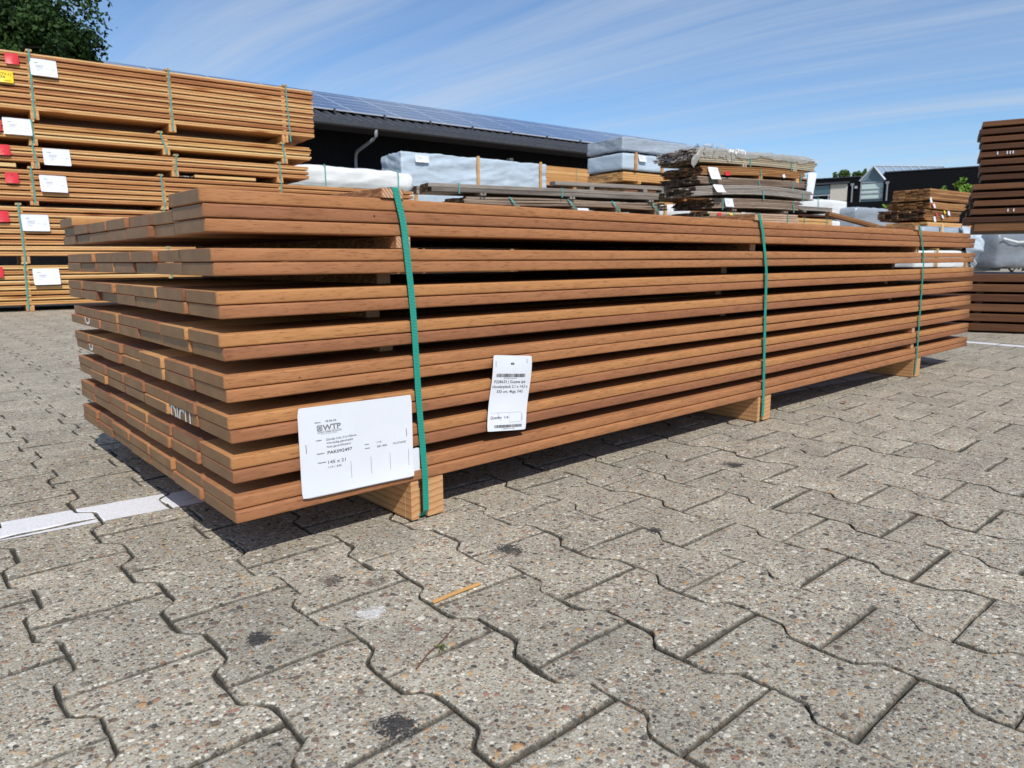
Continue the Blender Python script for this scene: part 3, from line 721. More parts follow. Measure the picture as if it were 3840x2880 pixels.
# ------------------------------------------------------------------ packs of boards in the yard
def pack(label,deg,u0,u1,v0,dep,z0,z1,n,mat_,sub=2,gap=.3,bw=.14,bear=None,bearu=(),straps=(),topb=True,jit=.012,warp=None,name='timber_pack',cat='timber pack',group=None,endmat=None,strapw=.015,ch=.003,base=None,skip=None):
    if group is None: group='board packs in the yard behind the hardwood bundle'
    zb=z0-(bear or 0)
    root=empty(name,label,cat,at(deg,u0,v0,zb),R(deg),group)
    Ln=u1-u0; h=(z1-z0)/n; nb=max(1,int(dep/bw)); bwid=dep/nb
    ms=[mat_,endmat or mat_]
    for i in range(n):
        mb=MB(); zl=z0-zb+i*h; bt=h*(1-gap)/sub
        ph=random.uniform(-.3,.3)
        for k in range(nb):
            for s_ in range(sub):
                a=random.uniform(-jit,jit); b=random.uniform(-jit,jit)
                wf=None
                if warp: wf=(lambda q,aa: (lambda x: warp(x/Ln,q)+aa))( (zl+s_*bt)/max(.01,z1-z0), 0)
                mb.bar(a,Ln+b,k*bwid+.001,(k+1)*bwid-.001,zl+s_*bt+.0004,zl+(s_+1)*bt-.0004,ch=min(ch,bt*.3),end=1,tone=random.random(),n=18 if warp else 1,wz=wf,cap=.001,wy=(lambda x:0))
        mb.build('board_layer',ms,root)
        if gap>.12 and i<n-1:
            for x in bearu:
                mb=MB(); mb.bar(.004 if i%3 else -.002,dep-.01,x-u0-.02,x-u0+.02,zl+bt*sub+(warp((x-u0)/Ln,.5) if warp else 0),zl+h,ch=.001,axis='y',tone=random.random())
                mb.build('sticker',mat_,root)
    for x in bearu:
        if bear:
            mb=MB(); w=.035; g=.009
            mb.bar(-.004,.014,x-u0-w,x-u0-g,.001,bear-.001,ch=.002,axis='y',tone=.6); mb.bar(-.004,.014,x-u0+g,x-u0+w,.001,bear-.001,ch=.002,axis='y',tone=.6)
            mb.bar(.0145,dep+.01,x-u0-w,x-u0+w,.001,bear-.001,ch=.002,axis='y',tone=.55)
            mb.build('bearer',M['larch'] if mat_ in (M['larch'],M['larch_pale']) else mat_,root)
    zt=z1-zb
    for (xt,xb) in straps:
        if topb:
            mb=MB(); mb.bar(-.012,dep+.005,xt-u0-.025,xt-u0+.025,zt+.0005+(warp((xt-u0)/Ln,1) if warp else 0),zt+.019,ch=.001,axis='y',tone=.7); mb.build('top_batten',mat_,root)
        tz=zt+(.02 if topb else .002)
        mb=MB(); y=-.016 if topb else -.006
        mb.ribbon([(xt-u0,dep+.006,tz),(xt-u0,-.008,tz+.0005),(xt-u0,y,tz-.003),(xt-u0+(xb-xt)*.4,-.009,tz*.62),(xb-u0,-.007,(bear or .02)+.02),(xb-u0,-.007,.012)],strapw,.001)
        mb.build('strap',M['strap_far'],root)
    root['_o']=0; del root['_o']
    return root
def pack_label(root,org,x,z,w,h,lines=True,tilt=0.0,off=.012,bulge=.008,m='paper',text=None,name='label_sheet',label=None,skew=0):
    """small sheet hung on the front of a pack; x, z in the pack's frame relative to org=(u0, zb)"""
    X,Z=x-org[0],z-org[1]
    def f(a,b): return (X+a+skew*b,-.008-off*.2-off*(-b/h)**1.5-bulge*math.sin(math.pi*a/w)*(-b/h),Z+b+tilt*a)
    o=sheet(name,f,w,h,M[m],root,8,6,corner=.006)
    if label: o['label']=label
    t=MB(); g=lambda a,b:(lambda p:(p[0],p[1]-.0012,p[2]))(f(a,b)); mi=0
    if lines:
        put_text(t,g,'WTP',w*.16,-h*.28,w*.14,h*.06,1,.03)
        for i,(yy,ww) in enumerate(((.40,.26),(.44,.22),(.49,.2),(.56,.22),(.66,.14),(.71,.1))):
            put_text(t,g,('Artikel  Douglas 28x145mm','Fijnbezaagd planken','Niet gecertificeerd','PAK0924'+str(11+i*7),'145 x 28','112 / 400')[i],w*.22,-h*yy,w*ww*1.2,h*.028,0)
        put_text(t,g,'Stuks  112',w*.55,-h*.55,w*.14,h*.026,0); put_text(t,g,'M1/STAND',w*.78,-h*.58,w*.13,h*.026,0)
    elif text:
        for (s,a,b,ww,hh,sl) in text: put_text(t,g,s,w*a,-h*b,w*ww,h*hh,0,.012,sl)
    else:
        rr=random.Random(int(x*1000))
        for i in range(9):
            a0,b0=rr.uniform(.1,.75)*w,-rr.uniform(.15,.85)*h; a1,b1=a0+rr.uniform(-.02,.2)*w,b0+rr.uniform(-.12,.06)*h
            put_rect(t,g,a0,b0,a1,b0-h*.03) if i%2 else t.add([g(a0,b0),g(a0+w*.03,b0),g(a1+w*.03,b1),g(a1,b1)],[(0,1,2,3)])
    if t.v: t.build('printing',[M['ink'],M['inkgrey']],o)
    return o

def left_pile():
    D=-5.5; v0=7.56; G='larch packs stacked in the left pile'
    P=[('tall top pack of the left pile with a red and a yellow tag',3.138,1.935,2.475,10,.085,(.32,1.56,2.78),'larch',[(.327,.318),(1.558,1.562),(2.81,2.84)]),
       ('thin pale larch pack second from the top of the left pile',3.075,1.667,1.828,3,.06,(.285,1.48,2.76),'larch_pale',[(.285,.29),(1.43,1.475),(2.74,2.76)]),
       ('thin orange larch pack third from the top of the left pile',3.04,1.45,1.604,3,.062,(.28,1.55,2.69),'larch',[(.27,.29),(1.57,1.56),(2.69,2.7)]),
       ('larch pack fourth from the top of the left pile reaching farther right',4.45,1.078,1.385,6,.042,(.236,1.42,2.69,3.9),'larch',[(.236,.245),(1.40,1.415),(2.70,2.69)]),
       ('larch pack fifth from the top of the left pile above the lowest one',3.3,.545,1.033,9,.075,(.11,1.42,2.7),'larch',[(.10,.105),(1.4,1.42)]),
       ('lowest larch pack of the left pile sitting just above the pavers',3.3,.062,.465,8,.06,(.10,1.42,2.7),'larch_pale',[(.095,.085),(1.43,1.42)])]
    L_=[(.322,2.418,.222,.158),(.05,1.845,.228,.155),(.348,1.586,.231,.16),(.296,1.33,.229,.162),(.108,.946,.229,.16),(.152,.42,.226,.16)]
    Rd=[(.131,2.436,.108,.10),(-.075,1.822,.115,.11),(-.028,1.594,.114,.10),(.021,1.339,.108,.101),(-.095,.973,.108,.105),(-.19,.44,.105,.10)]
    for i,(lab,u1,z0,z1,n,br,bu,m_,st) in enumerate(P):
        r=pack(lab,D,-1.0,u1,v0,.98,z0,z1,n,M[m_],sub=2,gap=.25,bear=br,bearu=(-.75,)+bu,straps=[(-.7,-.7)]+st,group=G,jit=.012,ch=.004)
        org=(-1.0,z0-br); x,z,w,h=L_[i]
        pack_label(r,org,x,z,w,h,tilt=.01*(i%3-1),off=.018+.01*(i%2),label=None,skew=-.03)
        x,z,w,h=Rd[i]; pack_label(r,org,x,z,w,h,lines=False,m='red',off=.012,name='red_tag')
        if i==0: pack_label(r,org,.045,2.27,.135,.108,lines=False,m='yellow',name='yellow_tag',text=[('CTV-11',.16,.38,.72,.2,0),('79',.22,.66,.3,.2,0),('AB 2B 3M',.45,.88,.35,.09,0)])
    mb=MB(); mb.bar(0,.66,0,.12,0,.03,tone=.7); o=mb.build('loose_board',M['larch_pale'],loc=at(D,1.75,v0+.01,1.392)); o.rotation_euler.z=R(D-.5); tag(o,'short pale loose board lying on the fourth larch pack of the left pile','board')
    mb=MB(); mb.bar(0,.62,0,.12,0,.034,tone=.8); o=mb.build('loose_board',M['larch_pale'],loc=at(D,-.5,v0-.005,1.392)); o.rotation_euler.z=R(D); tag(o,'pale loose board at the left picture edge lying under the third larch pack','board')
    # piece of film pushed under the third pack
    mb=MB(); vs=[];fs=[]
    for i in range(13):
        for j in range(5): vs.append((i*.02,j*.03,.004+.02*abs(fbm((i*.5,j*.7,2)))))
    for i in range(12):
        for j in range(4): a=i*5+j; fs.append((a,a+5,a+6,a+1))
    mb.add(vs,fs); o=mb.build('film_scrap',M['film_white'],smooth=True,loc=at(D,1.60,v0+.01,1.392)); o.rotation_euler.z=R(D); tag(o,'crumpled scrap of whitish film on the left pile beside the loose board','plastic scrap')
left_pile()

# ------------------------------------------------------------------ wrapped packs
def wrapped(label,deg,u0,u1,v0,dep,z0,z1,m,bands=(),name='wrapped_pack',group=None,fold=.03,rnd=.03,seed=0,res=.05,bear=0,sag=.0,bandmat='larch_pale',bw=.06,tag_at=None,straps=()):
    if group is None: group='film wrapped packs in the yard'
    root=empty(name,label,'wrapped pack',at(deg,u0,v0,z0-bear),R(deg),group)
    Lx,Ly,Lz=u1-u0,dep,z1-z0
    bm=bmesh.new(); nx,ny,nz=max(2,int(Lx/res)),max(2,int(Ly/res)),max(3,int(Lz/res))
    V={}
    def vert(i,j,k):
        key=(i,j,k)
        if key in V: return V[key]
        x,y,z=Lx*i/nx,Ly*j/ny,Lz*k/nz
        p=Vector((x,y,z)); c=Vector((min(max(x,rnd),Lx-rnd),min(max(y,rnd),Ly-rnd),min(max(z,rnd),Lz-rnd)))
        d=p-c
        if d.length>rnd: p=c+d.normalized()*rnd
        nn=d.normalized() if d.length>1e-6 else Vector((0,0,0))
        q=p*1.0+Vector((seed*7.3,0,0))
        s=fbm((q.x*.9,q.y*1.1,q.z*6+q.x*1.2+q.y*2),4)*fold*.14+(1-abs(fbm((q.x*.7+q.y*.9,q.z*4.5-q.x*.9-q.y*1.5,3),3))*2)*fold*.36+fbm((q.x*6,q.y*6,q.z*9),3)*fold*.18
        p=p+nn*(s-fold*.3)
        if k==nz and sag: p.z-=sag*abs(math.sin(math.pi*x/Lx*3))*.5
        V[key]=bm.verts.new(p+Vector((0,0,bear))); return V[key]
    def quadset(f,a,b):
        for i in range(a):
            for j in range(b):
                try: bm.faces.new(f(i,j))
                except ValueError: pass
    quadset(lambda i,k:[vert(i,0,k),vert(i+1,0,k),vert(i+1,0,k+1),vert(i,0,k+1)],nx,nz)
    quadset(lambda i,k:[vert(i,ny,k+1),vert(i+1,ny,k+1),vert(i+1,ny,k),vert(i,ny,k)],nx,nz)
    quadset(lambda j,k:[vert(0,j,k+1),vert(0,j+1,k+1),vert(0,j+1,k),vert(0,j,k)],ny,nz)
    quadset(lambda j,k:[vert(nx,j,k),vert(nx,j+1,k),vert(nx,j+1,k+1),vert(nx,j,k+1)],ny,nz)
    quadset(lambda i,j:[vert(i,j,nz),vert(i+1,j,nz),vert(i+1,j+1,nz),vert(i,j+1,nz)],nx,ny)
    quadset(lambda i,j:[vert(i,j+1,0),vert(i+1,j+1,0),vert(i+1,j,0),vert(i,j,0)],nx,ny)
    me=bpy.data.meshes.new('wrapping'); bm.to_mesh(me); bm.free(); me.materials.append(M[m])
    me.polygons.foreach_set('use_smooth',[True]*len(me.polygons))
    o=bpy.data.objects.new('wrapping',me); COL.objects.link(o); o.parent=root
    for x in bands:
        mb=MB(); a=x-u0; mb.bar(bear-.01,bear+Lz+.02,a,a+bw,-.035,-.012,ch=.003,axis='z',tone=random.random())
        vs=[( p[0],p[1],p[2]) for p in mb.v]; mb.v=vs
        mb.build('batten',M[bandmat],root)
        if bear:
            mb=MB(); mb.bar(0,Ly,a,a+bw,.0,bear,axis='y',tone=.5); mb.build('bearer',M[bandmat],root)
    for x in straps:
        mb=MB(); a=x-u0; mb.ribbon([(a,Ly,bear+Lz+.012),(a,-.005,bear+Lz+.014),(a,-.02,bear+Lz-.02),(a,-.022,bear+.02),(a,-.01,bear)],.018,.001); mb.build('strap',M['strap_far'],root)
    if tag_at:
        for (x,z,w,h) in tag_at: pack_label(root,(u0,z0-bear),x,z,w,h,off=.03,bulge=.01)
    return root
D=-5.5
def block(label,deg,u0,u1,v0,dep,z0,z1,n,m,**k):
    return pack(label,deg,u0,u1,v0,dep,z0,z1,n,M[m],**k)
# white sausages of film behind the left pile
wrapped('long white film wrapped pack with bulging rounded top behind the left pile',D,4.0,6.25,10.77,.55,1.72,2.05,'film_white',fold=.05,rnd=.11,seed=2,straps=(4.55,5.9),bear=.04)
wrapped('lower white film wrapped pack under the bulging white one',D,3.7,6.2,10.72,.6,1.33,1.67,'film_white',fold=.03,rnd=.05,seed=3,straps=(4.3,),bear=.06)
block('brown timber pack carrying the two white wrapped packs',D,3.6,6.3,10.85,.6,.08,1.26,12,'brown',bear=.08,bearu=(4.0,5.9))
# pale blue packs
wrapped('large pale blue wrapped pack with drooping folds and two upright battens',D,6.33,9.85,11.45,.88,1.86,2.515,'film_blue',bands=(8.02,9.62),fold=.055,rnd=.03,res=.035,seed=4,bear=.05,tag_at=[(6.62,2.46,.3,.14)])
wrapped('pale blue wrapped pack directly under the large drooping one',D,6.5,9.9,11.5,.86,1.0,1.78,'film_blue',bands=(6.62,7.95,9.5),fold=.03,rnd=.03,seed=5,bear=.08)
block('timber pack at ground level under the pale blue wrapped packs',D,6.4,9.9,11.5,.86,.08,.9,9,'brown',bear=.08,bearu=(6.8,9.4))
block('clean orange timber pack with flush boards behind the pale blue wrapped pack',D,8.3,11.965,12.45,.85,2.2,2.64,5,'orange',sub=1,gap=.03,bear=.06,bearu=(9,11.5),straps=[(11.55,11.55)],topb=False)
block('timber pack under the clean orange pack in the back row',D,8.4,11.8,12.5,.85,.1,2.12,14,'orange',sub=1,gap=.08,bear=.1,bearu=(9,11.5))
# stack with grey film on top
wrapped('grey film covered pack on the very top beside the solar roof',D,9.72,13.0,9.05,1.0,2.5,2.76,'film_grey',fold=.035,rnd=.02,seed=6,res=.035,bear=.04)
wrapped('blue wrapped pack with pale upright battens under the grey film pack',D,9.72,13.0,9.03,1.0,2.16,2.46,'film_blue',bands=(10.02,10.75,11.45,12.2),fold=.022,rnd=.02,seed=7,res=.035,tag_at=[(10.12,2.44,.2,.12)])
block('orange board pack directly below the blue wrapped pack with battens',D,9.75,12.6,9.05,1.0,1.96,2.12,4,'orange',sub=1,gap=.1,bear=.05,bearu=(10.2,11.6))
block('second orange board pack below the one under the blue wrap',D,9.85,12.6,9.1,1.0,1.70,1.87,4,'brown',sub=1,gap=.1,bear=.05,bearu=(10.2,11.6))
block('brown timber pack at the bottom of the grey film stack',D,9.85,12.6,9.1,1.0,.1,1.62,16,'brown',sub=1,gap=.15,bear=.1,bearu=(10.2,11.6))
wrapped('low white wrapped pack seen over the weathered beams',D,7.9,11.2,8.6,.7,1.28,1.52,'film_white',bands=(8.4,9.25,10.4),fold=.03,rnd=.04,seed=8)
block('brown pack under the low white wrapped pack',D,7.9,11.2,8.65,.7,.08,1.24,12,'brown',bear=.08,bearu=(8.4,10.6))

# weathered packs in the middle distance
D2=-14.5
mb=MB(); mb.bar(0,1.82,0,.14,0,.048,tone=.6); o=mb.build('grey_beam',M['grey'],loc=at(D2,4.47,6.62,1.368)); o.rotation_euler.z=R(D2); tag(o,'single weathered grey beam lying on small blocks above the grey beam pack','beam')
for x,l in ((5.0,'small block under the left half of the weathered grey beam'),(5.82,'small block under the right end of the weathered grey beam')):
    mb=MB(); mb.bar(0,.13,-.03,.03,0,.036,axis='y',tone=.7); o=mb.build('wood_block',M['grey'],loc=at(D2,x,6.62,1.332)); o.rotation_euler.z=R(D2); tag(o,l,'wood block')
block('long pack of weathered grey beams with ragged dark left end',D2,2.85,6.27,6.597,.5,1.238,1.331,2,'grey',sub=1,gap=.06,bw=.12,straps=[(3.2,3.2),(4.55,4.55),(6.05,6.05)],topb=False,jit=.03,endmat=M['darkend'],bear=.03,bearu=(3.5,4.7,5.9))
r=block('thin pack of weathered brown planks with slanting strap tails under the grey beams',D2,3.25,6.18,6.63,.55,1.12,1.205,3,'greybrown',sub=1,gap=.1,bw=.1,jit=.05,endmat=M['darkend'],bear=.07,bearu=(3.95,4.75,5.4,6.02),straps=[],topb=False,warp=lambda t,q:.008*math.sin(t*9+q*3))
for x in (3.95,4.75,5.4,6.02):
    mb=MB(); mb.ribbon([(x-3.25-.1,-.01,.155),(x-3.25-.05,-.035,.09),(x-3.25+.02,-.02,.03),(x-3.25+.02,-.012,.0)],.022,.001); mb.build('strap',M['strap_far'],r)
pack_label(r,(3.25,1.05),4.78,1.105,.16,.045,lines=False,m='paper',text=[],label='white paper lying flat under the planks',off=.05)
block('brown board pack below the thin weathered planks',D2,3.4,6.33,6.6,.55,.93,1.045,3,'brown',sub=1,gap=.12,bw=.1,jit=.03,bear=.04,bearu=(3.9,5.9),straps=[(5.62,5.66)],topb=False,warp=lambda t,q:-.012*math.sin(t*3.14))
block('brown pack at ground level below the weathered packs',D2,3.4,6.3,6.65,.55,.08,.88,9,'brown',bear=.08,bearu=(3.9,5.9))

# the untidy stack
V0=5.654; G='warped board packs in the untidy stack'; DM=-11
M['pale_old']=wood('pale_olive_planks',[(.3,.24,.16),(.42,.35,.24),(.52,.45,.32)],.7,pore_amt=.25)
def messy():
    def P(lab,u0,u1,z0,z1,n,m,**k):
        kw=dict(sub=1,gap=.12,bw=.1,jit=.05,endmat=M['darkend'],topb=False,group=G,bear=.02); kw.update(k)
        return pack(lab,DM,u0,u1,V0+kw.pop('dv',0),kw.pop('dep',.7),z0,z1,n,M[m],**kw)
    top=P('pale board pack under torn cloudy film on top of the untidy stack',6.55,8.77,1.685,1.825,6,'pale_old',jit=.035,gap=.16,bear=.045,bearu=(7.35,8.33),dep=.72,warp=lambda t,q:-.02*(1-t)**3-.018*t*t,straps=[(7.45,7.45),(8.25,8.25)])
    def rag(nm,x0,x1,y0,y1,z,droop,seed,m='film_clear',hole=.42,end=0):
        mb=MB(); vs=[];fs=[]; n,k=40,22
        for i in range(n+1):
            for j in range(k+1):
                a,b=i/n,j/k
                x=x0+(x1-x0)*a+fbm((a*7,b*3,seed+3),3)*.03
                if i in (0,n): x+=fbm((b*6,seed,1),3)*.1
                s=b*(y1-y0+droop)
                if s<(y1-y0): y=y1-s; zz=z
                else: y=y0-.012; zz=z-(s-(y1-y0))*(1+.5*fbm((a*4,seed,1),3))
                if x<end: zz-=(end-x)*1.1; 
                vs.append((x,y-abs(fbm((a*9,b*9,seed+5),3))*.02,zz+abs(fbm((a*11,b*8,seed+9),4))*.035+.008))
        for i in range(n):
            for j in range(k):
                if fbm((i*.3,j*.4,seed+20),3)>hole: continue
                a=i*(k+1)+j; fs.append((a,a+1,a+k+2,a+k+1))
        mb.add(vs,fs); return mb.build(nm,M[m],top,smooth=True)
    rag('torn_film',-.10,.62,0,.72,.19,.12,1.0,end=.02); rag('torn_film',.5,.82,0,.72,.195,.05,4.0,'film_white',hole=.5); rag('torn_film',.6,2.0,0,.72,.188,.075,7.0,hole=.55); rag('torn_film',1.5,2.25,.0,.72,.178,.03,9.0,hole=.3)
    mb=MB()   # ragged ends of the boards and film at the left end
    for i in range(120):
        y=random.uniform(-.01,.7); z=random.uniform(.045,.175); l=random.uniform(.02,.12)
        mb.bar(-l,.1,y,y+random.uniform(.02,.07),z,z+random.uniform(.006,.02),ch=.001,tone=random.random())
    mb.build('ragged_end',M['grey'],top)
    mb=MB()
    for i in range(26):
        c=Vector((.4+random.gauss(0,.07),random.uniform(.1,.6),.215+random.random()*.05)); vs=[c+Vector((random.gauss(0,.05),random.gauss(0,.06),random.gauss(0,.03))) for _ in range(4)]
        mb.add(vs,[(0,1,2,3)])
    mb.build('torn_film',M['film_clear'],top,smooth=True)
    b1=P('bowed brown board pack with a white sheet and a red tag in the untidy stack',6.58,8.55,1.512,1.62,5,'brown',bear=.015,warp=lambda t,q:.045*math.sin(t*2.2)-.0*t,straps=[(7.65,7.67),(8.46,8.46)])
    for x in (7.67,8.4):
        mb=MB(); mb.bar(0,.7,x-6.58-.03,x-6.58+.03,.0,.055,axis='y'); mb.build('bearer',M['larch'],b1)
    pack_label(b1,(6.58,1.497),6.68,1.61,.175,.15,lines=False,text=[('Pak',.6,.2,.2,.06,0)],off=.04,bulge=.03,skew=-.25); pack_label(b1,(6.58,1.497),6.995,1.575,.08,.052,lines=False,m='red',name='red_tag')
    pack_label(b1,(6.58,1.497),8.07,1.585,.045,.04,lines=False,text=[],off=.02,tilt=.3)
    b2=P('straight grey brown board pack below the bowed brown one',6.55,8.58,1.40,1.495,6,'greybrown',gap=.1,jit=.04,warp=lambda t,q:.03*t,straps=[(6.76,6.8),(7.62,7.65),(8.3,8.3)])
    b3=P('wavy silver grey board pack in the middle of the untidy stack',6.46,8.70,1.25,1.365,6,'grey',gap=.1,jit=.06,dv=-.02,warp=lambda t,q:.05*math.sin(t*3.0)+.018*t,straps=[(7.69,7.71),(8.5,8.5)])
    pack_label(b3,(6.46,1.23),6.76,1.40,.165,.1,lines=False,text=[('WTP',.5,.2,.2,.07,0)],off=.06,bulge=.04,skew=-.2)
    b4=P('grey brown board pack with a square white label in the untidy stack',6.80,8.49,1.115,1.235,6,'greybrown',gap=.1,bear=.03,bearu=(7.2,8.2),straps=[(6.98,6.98),(8.32,8.35)],warp=lambda t,q:.016*math.sin(t*3.1)+.015*t)
    pack_label(b4,(6.8,1.085),7.0,1.242,.15,.105,lines=True,off=.02,skew=-.12)
    b5=P('pale pinkish board pack low in the untidy stack',6.76,8.49,.78,1.075,10,'pinkish',gap=.14,jit=.03,bear=.05,bearu=(7.2,8.2),dv=.01,straps=[(7.2,7.2),(8.25,8.25)])
    pack_label(b5,(6.76,.73),6.9,1.06,.07,.035,lines=False,m='red',name='red_tag'); pack_label(b5,(6.76,.73),7.12,1.055,.06,.03,lines=False,m='yellow',name='yellow_tag')
    P('dark board pack at the bottom of the untidy stack',6.7,8.5,.09,.72,12,'greybrown',gap=.14,jit=.04,bear=.09,bearu=(7.2,8.2),dv=.02)
messy()

# packs between the untidy stack and the right pile
wrapped('bright white wrapped pack standing right of the untidy stack',D,11.3,13.21,6.52,.9,1.24,1.55,'film_white',fold=.03,rnd=.025,seed=9,bear=.03,straps=(12.2,))
wrapped('lower white wrapped pack under the bright white one',D,11.3,13.25,6.5,.9,.85,1.18,'film_white',fold=.03,rnd=.03,seed=10,bear=.05)
block('brown timber pack carrying the two white wrapped packs on the right',D,11.3,13.2,6.55,.9,.08,.79,8,'brown',bear=.08,bearu=(11.8,12.9))
block('thin grey board pack with a dark gap below it right of the untidy stack',D,9.44,10.33,5.126,.7,1.175,1.235,3,'grey',sub=1,gap=.05,bw=.1,bear=.03,bearu=(9.6,10.2))
block('thin dark brown board pack below the thin grey one',D,9.47,10.28,5.13,.7,1.09,1.12,1,'dark',sub=1,gap=.05,bw=.1,bear=.02,bearu=(9.6,10.2))
block('pale yellow board pack at the bottom right of the untidy stack',D,9.36,10.35,5.126,.7,.6,1.065,10,'larch_pale',sub=1,gap=.12,bw=.1,bear=.05,bearu=(9.6,10.2),straps=[(9.6,9.6),(10.2,10.2)],topb=False)
block('brown pack on the ground under the pale yellow board pack',D,9.36,10.35,5.13,.7,.08,.54,6,'brown',bear=.08,bearu=(9.6,10.2))
def leaning():
    a=Vector((9.206,3.431,1.066)); b=Vector((9.75,2.90,.86)); d=(b-a)
    mb=MB(); n=4
    for i in range(n): mb.bar(0,d.length,0,.14,i*.013,i*.013+.0115,ch=.0015,tone=random.random())
    o=mb.build('sloping_planks',M['brown'],loc=a-Vector((0,0,.03))); o.rotation_euler=d.to_track_quat('X','Z').to_euler(); tag(o,'small bundle of brown planks sloping down to the right behind the hardwood bundle','planks')
    r=block('low grey board pack carrying the sloping brown planks',D,8.6,9.9,3.75,.5,.08,.8,8,'greybrown',bear=.08,bearu=(8.8,9.6))
leaning()
wrapped('grey film wrapped pack end with a gathered star fold left of the brown pile',D,12.95,15.2,6.2,.95,1.02,1.42,'film_grey',fold=.05,rnd=.04,seed=11,bear=.05)
block('brown pack on the ground under the grey film pack left of the brown pile',D,12.95,15.2,6.2,.95,.08,.96,9,'brown',bear=.08,bearu=(13.2,14.8))

# brown pile on the right
VB=4.774; GB='brown board packs in the right pile'
def brown_pile():
    a=pack('topmost pack of the brown pile with fresh orange front edges',D,12.65,14.2,VB,.62,1.43,1.615,7,M['brown'],sub=1,gap=.05,bw=.1,jit=.018,endmat=M['brown'],bear=.02,bearu=(),topb=False,group=GB)
    pack_label(a,(12.65,1.41),12.62,1.465,.07,.085,lines=False,text=[],off=.02)
    b=pack('second pack of the brown pile with fanned ends and a white tag',D,12.7,14.05,VB+.02,.72,1.30,1.41,5,M['brown'],sub=1,gap=.1,bw=.1,jit=.05,bear=.0,bearu=(),topb=False,group=GB,warp=lambda t,q:-.008*math.sin(t*3))
    pack_label(b,(12.7,1.30),12.80,1.375,.07,.07,lines=False,text=[],off=.02); pack_label(b,(12.7,1.3),12.75,1.385,.05,.05,lines=False,m='red',name='red_tag')
    c=pack('third pack of the brown pile with yellow and white tags set back in shade',D,12.62,13.95,VB+.05,.78,1.11,1.285,6,M['brown'],sub=1,gap=.15,bw=.1,jit=.05,endmat=M['darkend'],bear=.02,bearu=(),topb=False,group=GB,warp=lambda t,q:-.01*math.sin(t*3))
    pack_label(c,(12.62,1.09),13.42,1.28,.08,.08,lines=False,text=[],off=.02); pack_label(c,(12.62,1.09),13.28,1.285,.05,.06,lines=False,m='yellow',name='yellow_tag'); pack_label(c,(12.62,1.09),13.2,1.21,.08,.06,lines=False,text=[],off=.02,tilt=-.2); pack_label(c,(12.62,1.09),12.92,1.17,.075,.09,lines=False,text=[],off=.02); pack_label(c,(12.62,1.09),13.0,1.23,.05,.06,lines=False,m='red',name='red_tag')
    pack('thin pale board pack at the base of the brown pile above the film packs',D,12.6,14.42,VB-.02,.7,1.0,1.07,2,M['orange'],sub=1,gap=.05,bw=.1,jit=.03,bear=.02,bearu=(12.9,13.8),topb=False,group=GB)
    pack('hidden brown pack on the ground under the brown pile',D,12.6,14.4,VB,.75,.09,.96,9,M['brown'],sub=1,gap=.15,bear=.09,bearu=(12.9,14),topb=False,group=GB)
brown_pile()
wrapped('grey film pack with pale uprights below the brown pile',D,8.72,10.3,3.02,.8,.62,.85,'film_grey',bands=(9.1,9.75),fold=.02,rnd=.03,seed=12,bear=.04,bw=.035)
wrapped('white wrapped pack with battens behind the far end of the hardwood bundle',D,8.55,10.5,3.0,.8,.33,.565,'film_white',bands=(9.0,9.8),fold=.02,rnd=.03,seed=13,bw=.025,bear=.05)
block('low pale board pack under the white wrapped pack behind the bundle end',D,8.5,10.4,3.02,.8,.07,.27,3,'larch_pale',bear=.07,bearu=(8.9,10))
def torn_sheet():
    mb=MB(); vs=[];fs=[]; n,k=16,26
    for i in range(n+1):
        for j in range(k+1):
            a,b=i/n,j/k
            u=9.62+.72*a*(.55+.45*b)+.42*b*b+.05*fbm((a*3,b*3,1),3); z=.872-.57*b-.05*a*(1-b)
            v=2.985-.10*math.sin(b*3.0)*(.3+a)-.05*fbm((a*4,b*5,7),3)-.03*a
            vs.append(tuple(at(D,u,v,z)))
    for i in range(n):
        for j in range(k):
            a=i*(k+1)+j; fs.append((a,a+1,a+k+2,a+k+1))
    mb.add(vs,fs); o=mb.build('torn_sheet',M['film_blue'],smooth=True); tag(o,'torn pale sheet hanging off the film packs right of the bundle end','plastic sheet')
torn_sheet()
# far slate wrap on the right edge
r=wrapped('slate grey wrapped bundle tied near its top under the dark timber pack',D,10.02,11.6,2.69,.8,.33,.80,'film_slate',fold=.05,rnd=.06,seed=14,bear=.02)
mb=MB(); mb.ribbon([(0,-.03,.40),(.4,-.045,.36),(.8,-.04,.37),(1.5,-.03,.38)],.02,.006,wdir=(0,0,1)); mb.build('tie',M['film_white'],r)
block('pale weathered board pack under the slate wrapped bundle',D,9.6,11.6,2.72,.8,.06,.29,4,'grey',bear=.06,bearu=(10,11.2))
block('weathered timber pack glimpsed between the torn sheet and the slate bundle',D,10.3,12.3,3.7,.7,.1,.78,9,'greybrown',gap=.25,bear=.1,bearu=(10.7,11.9))

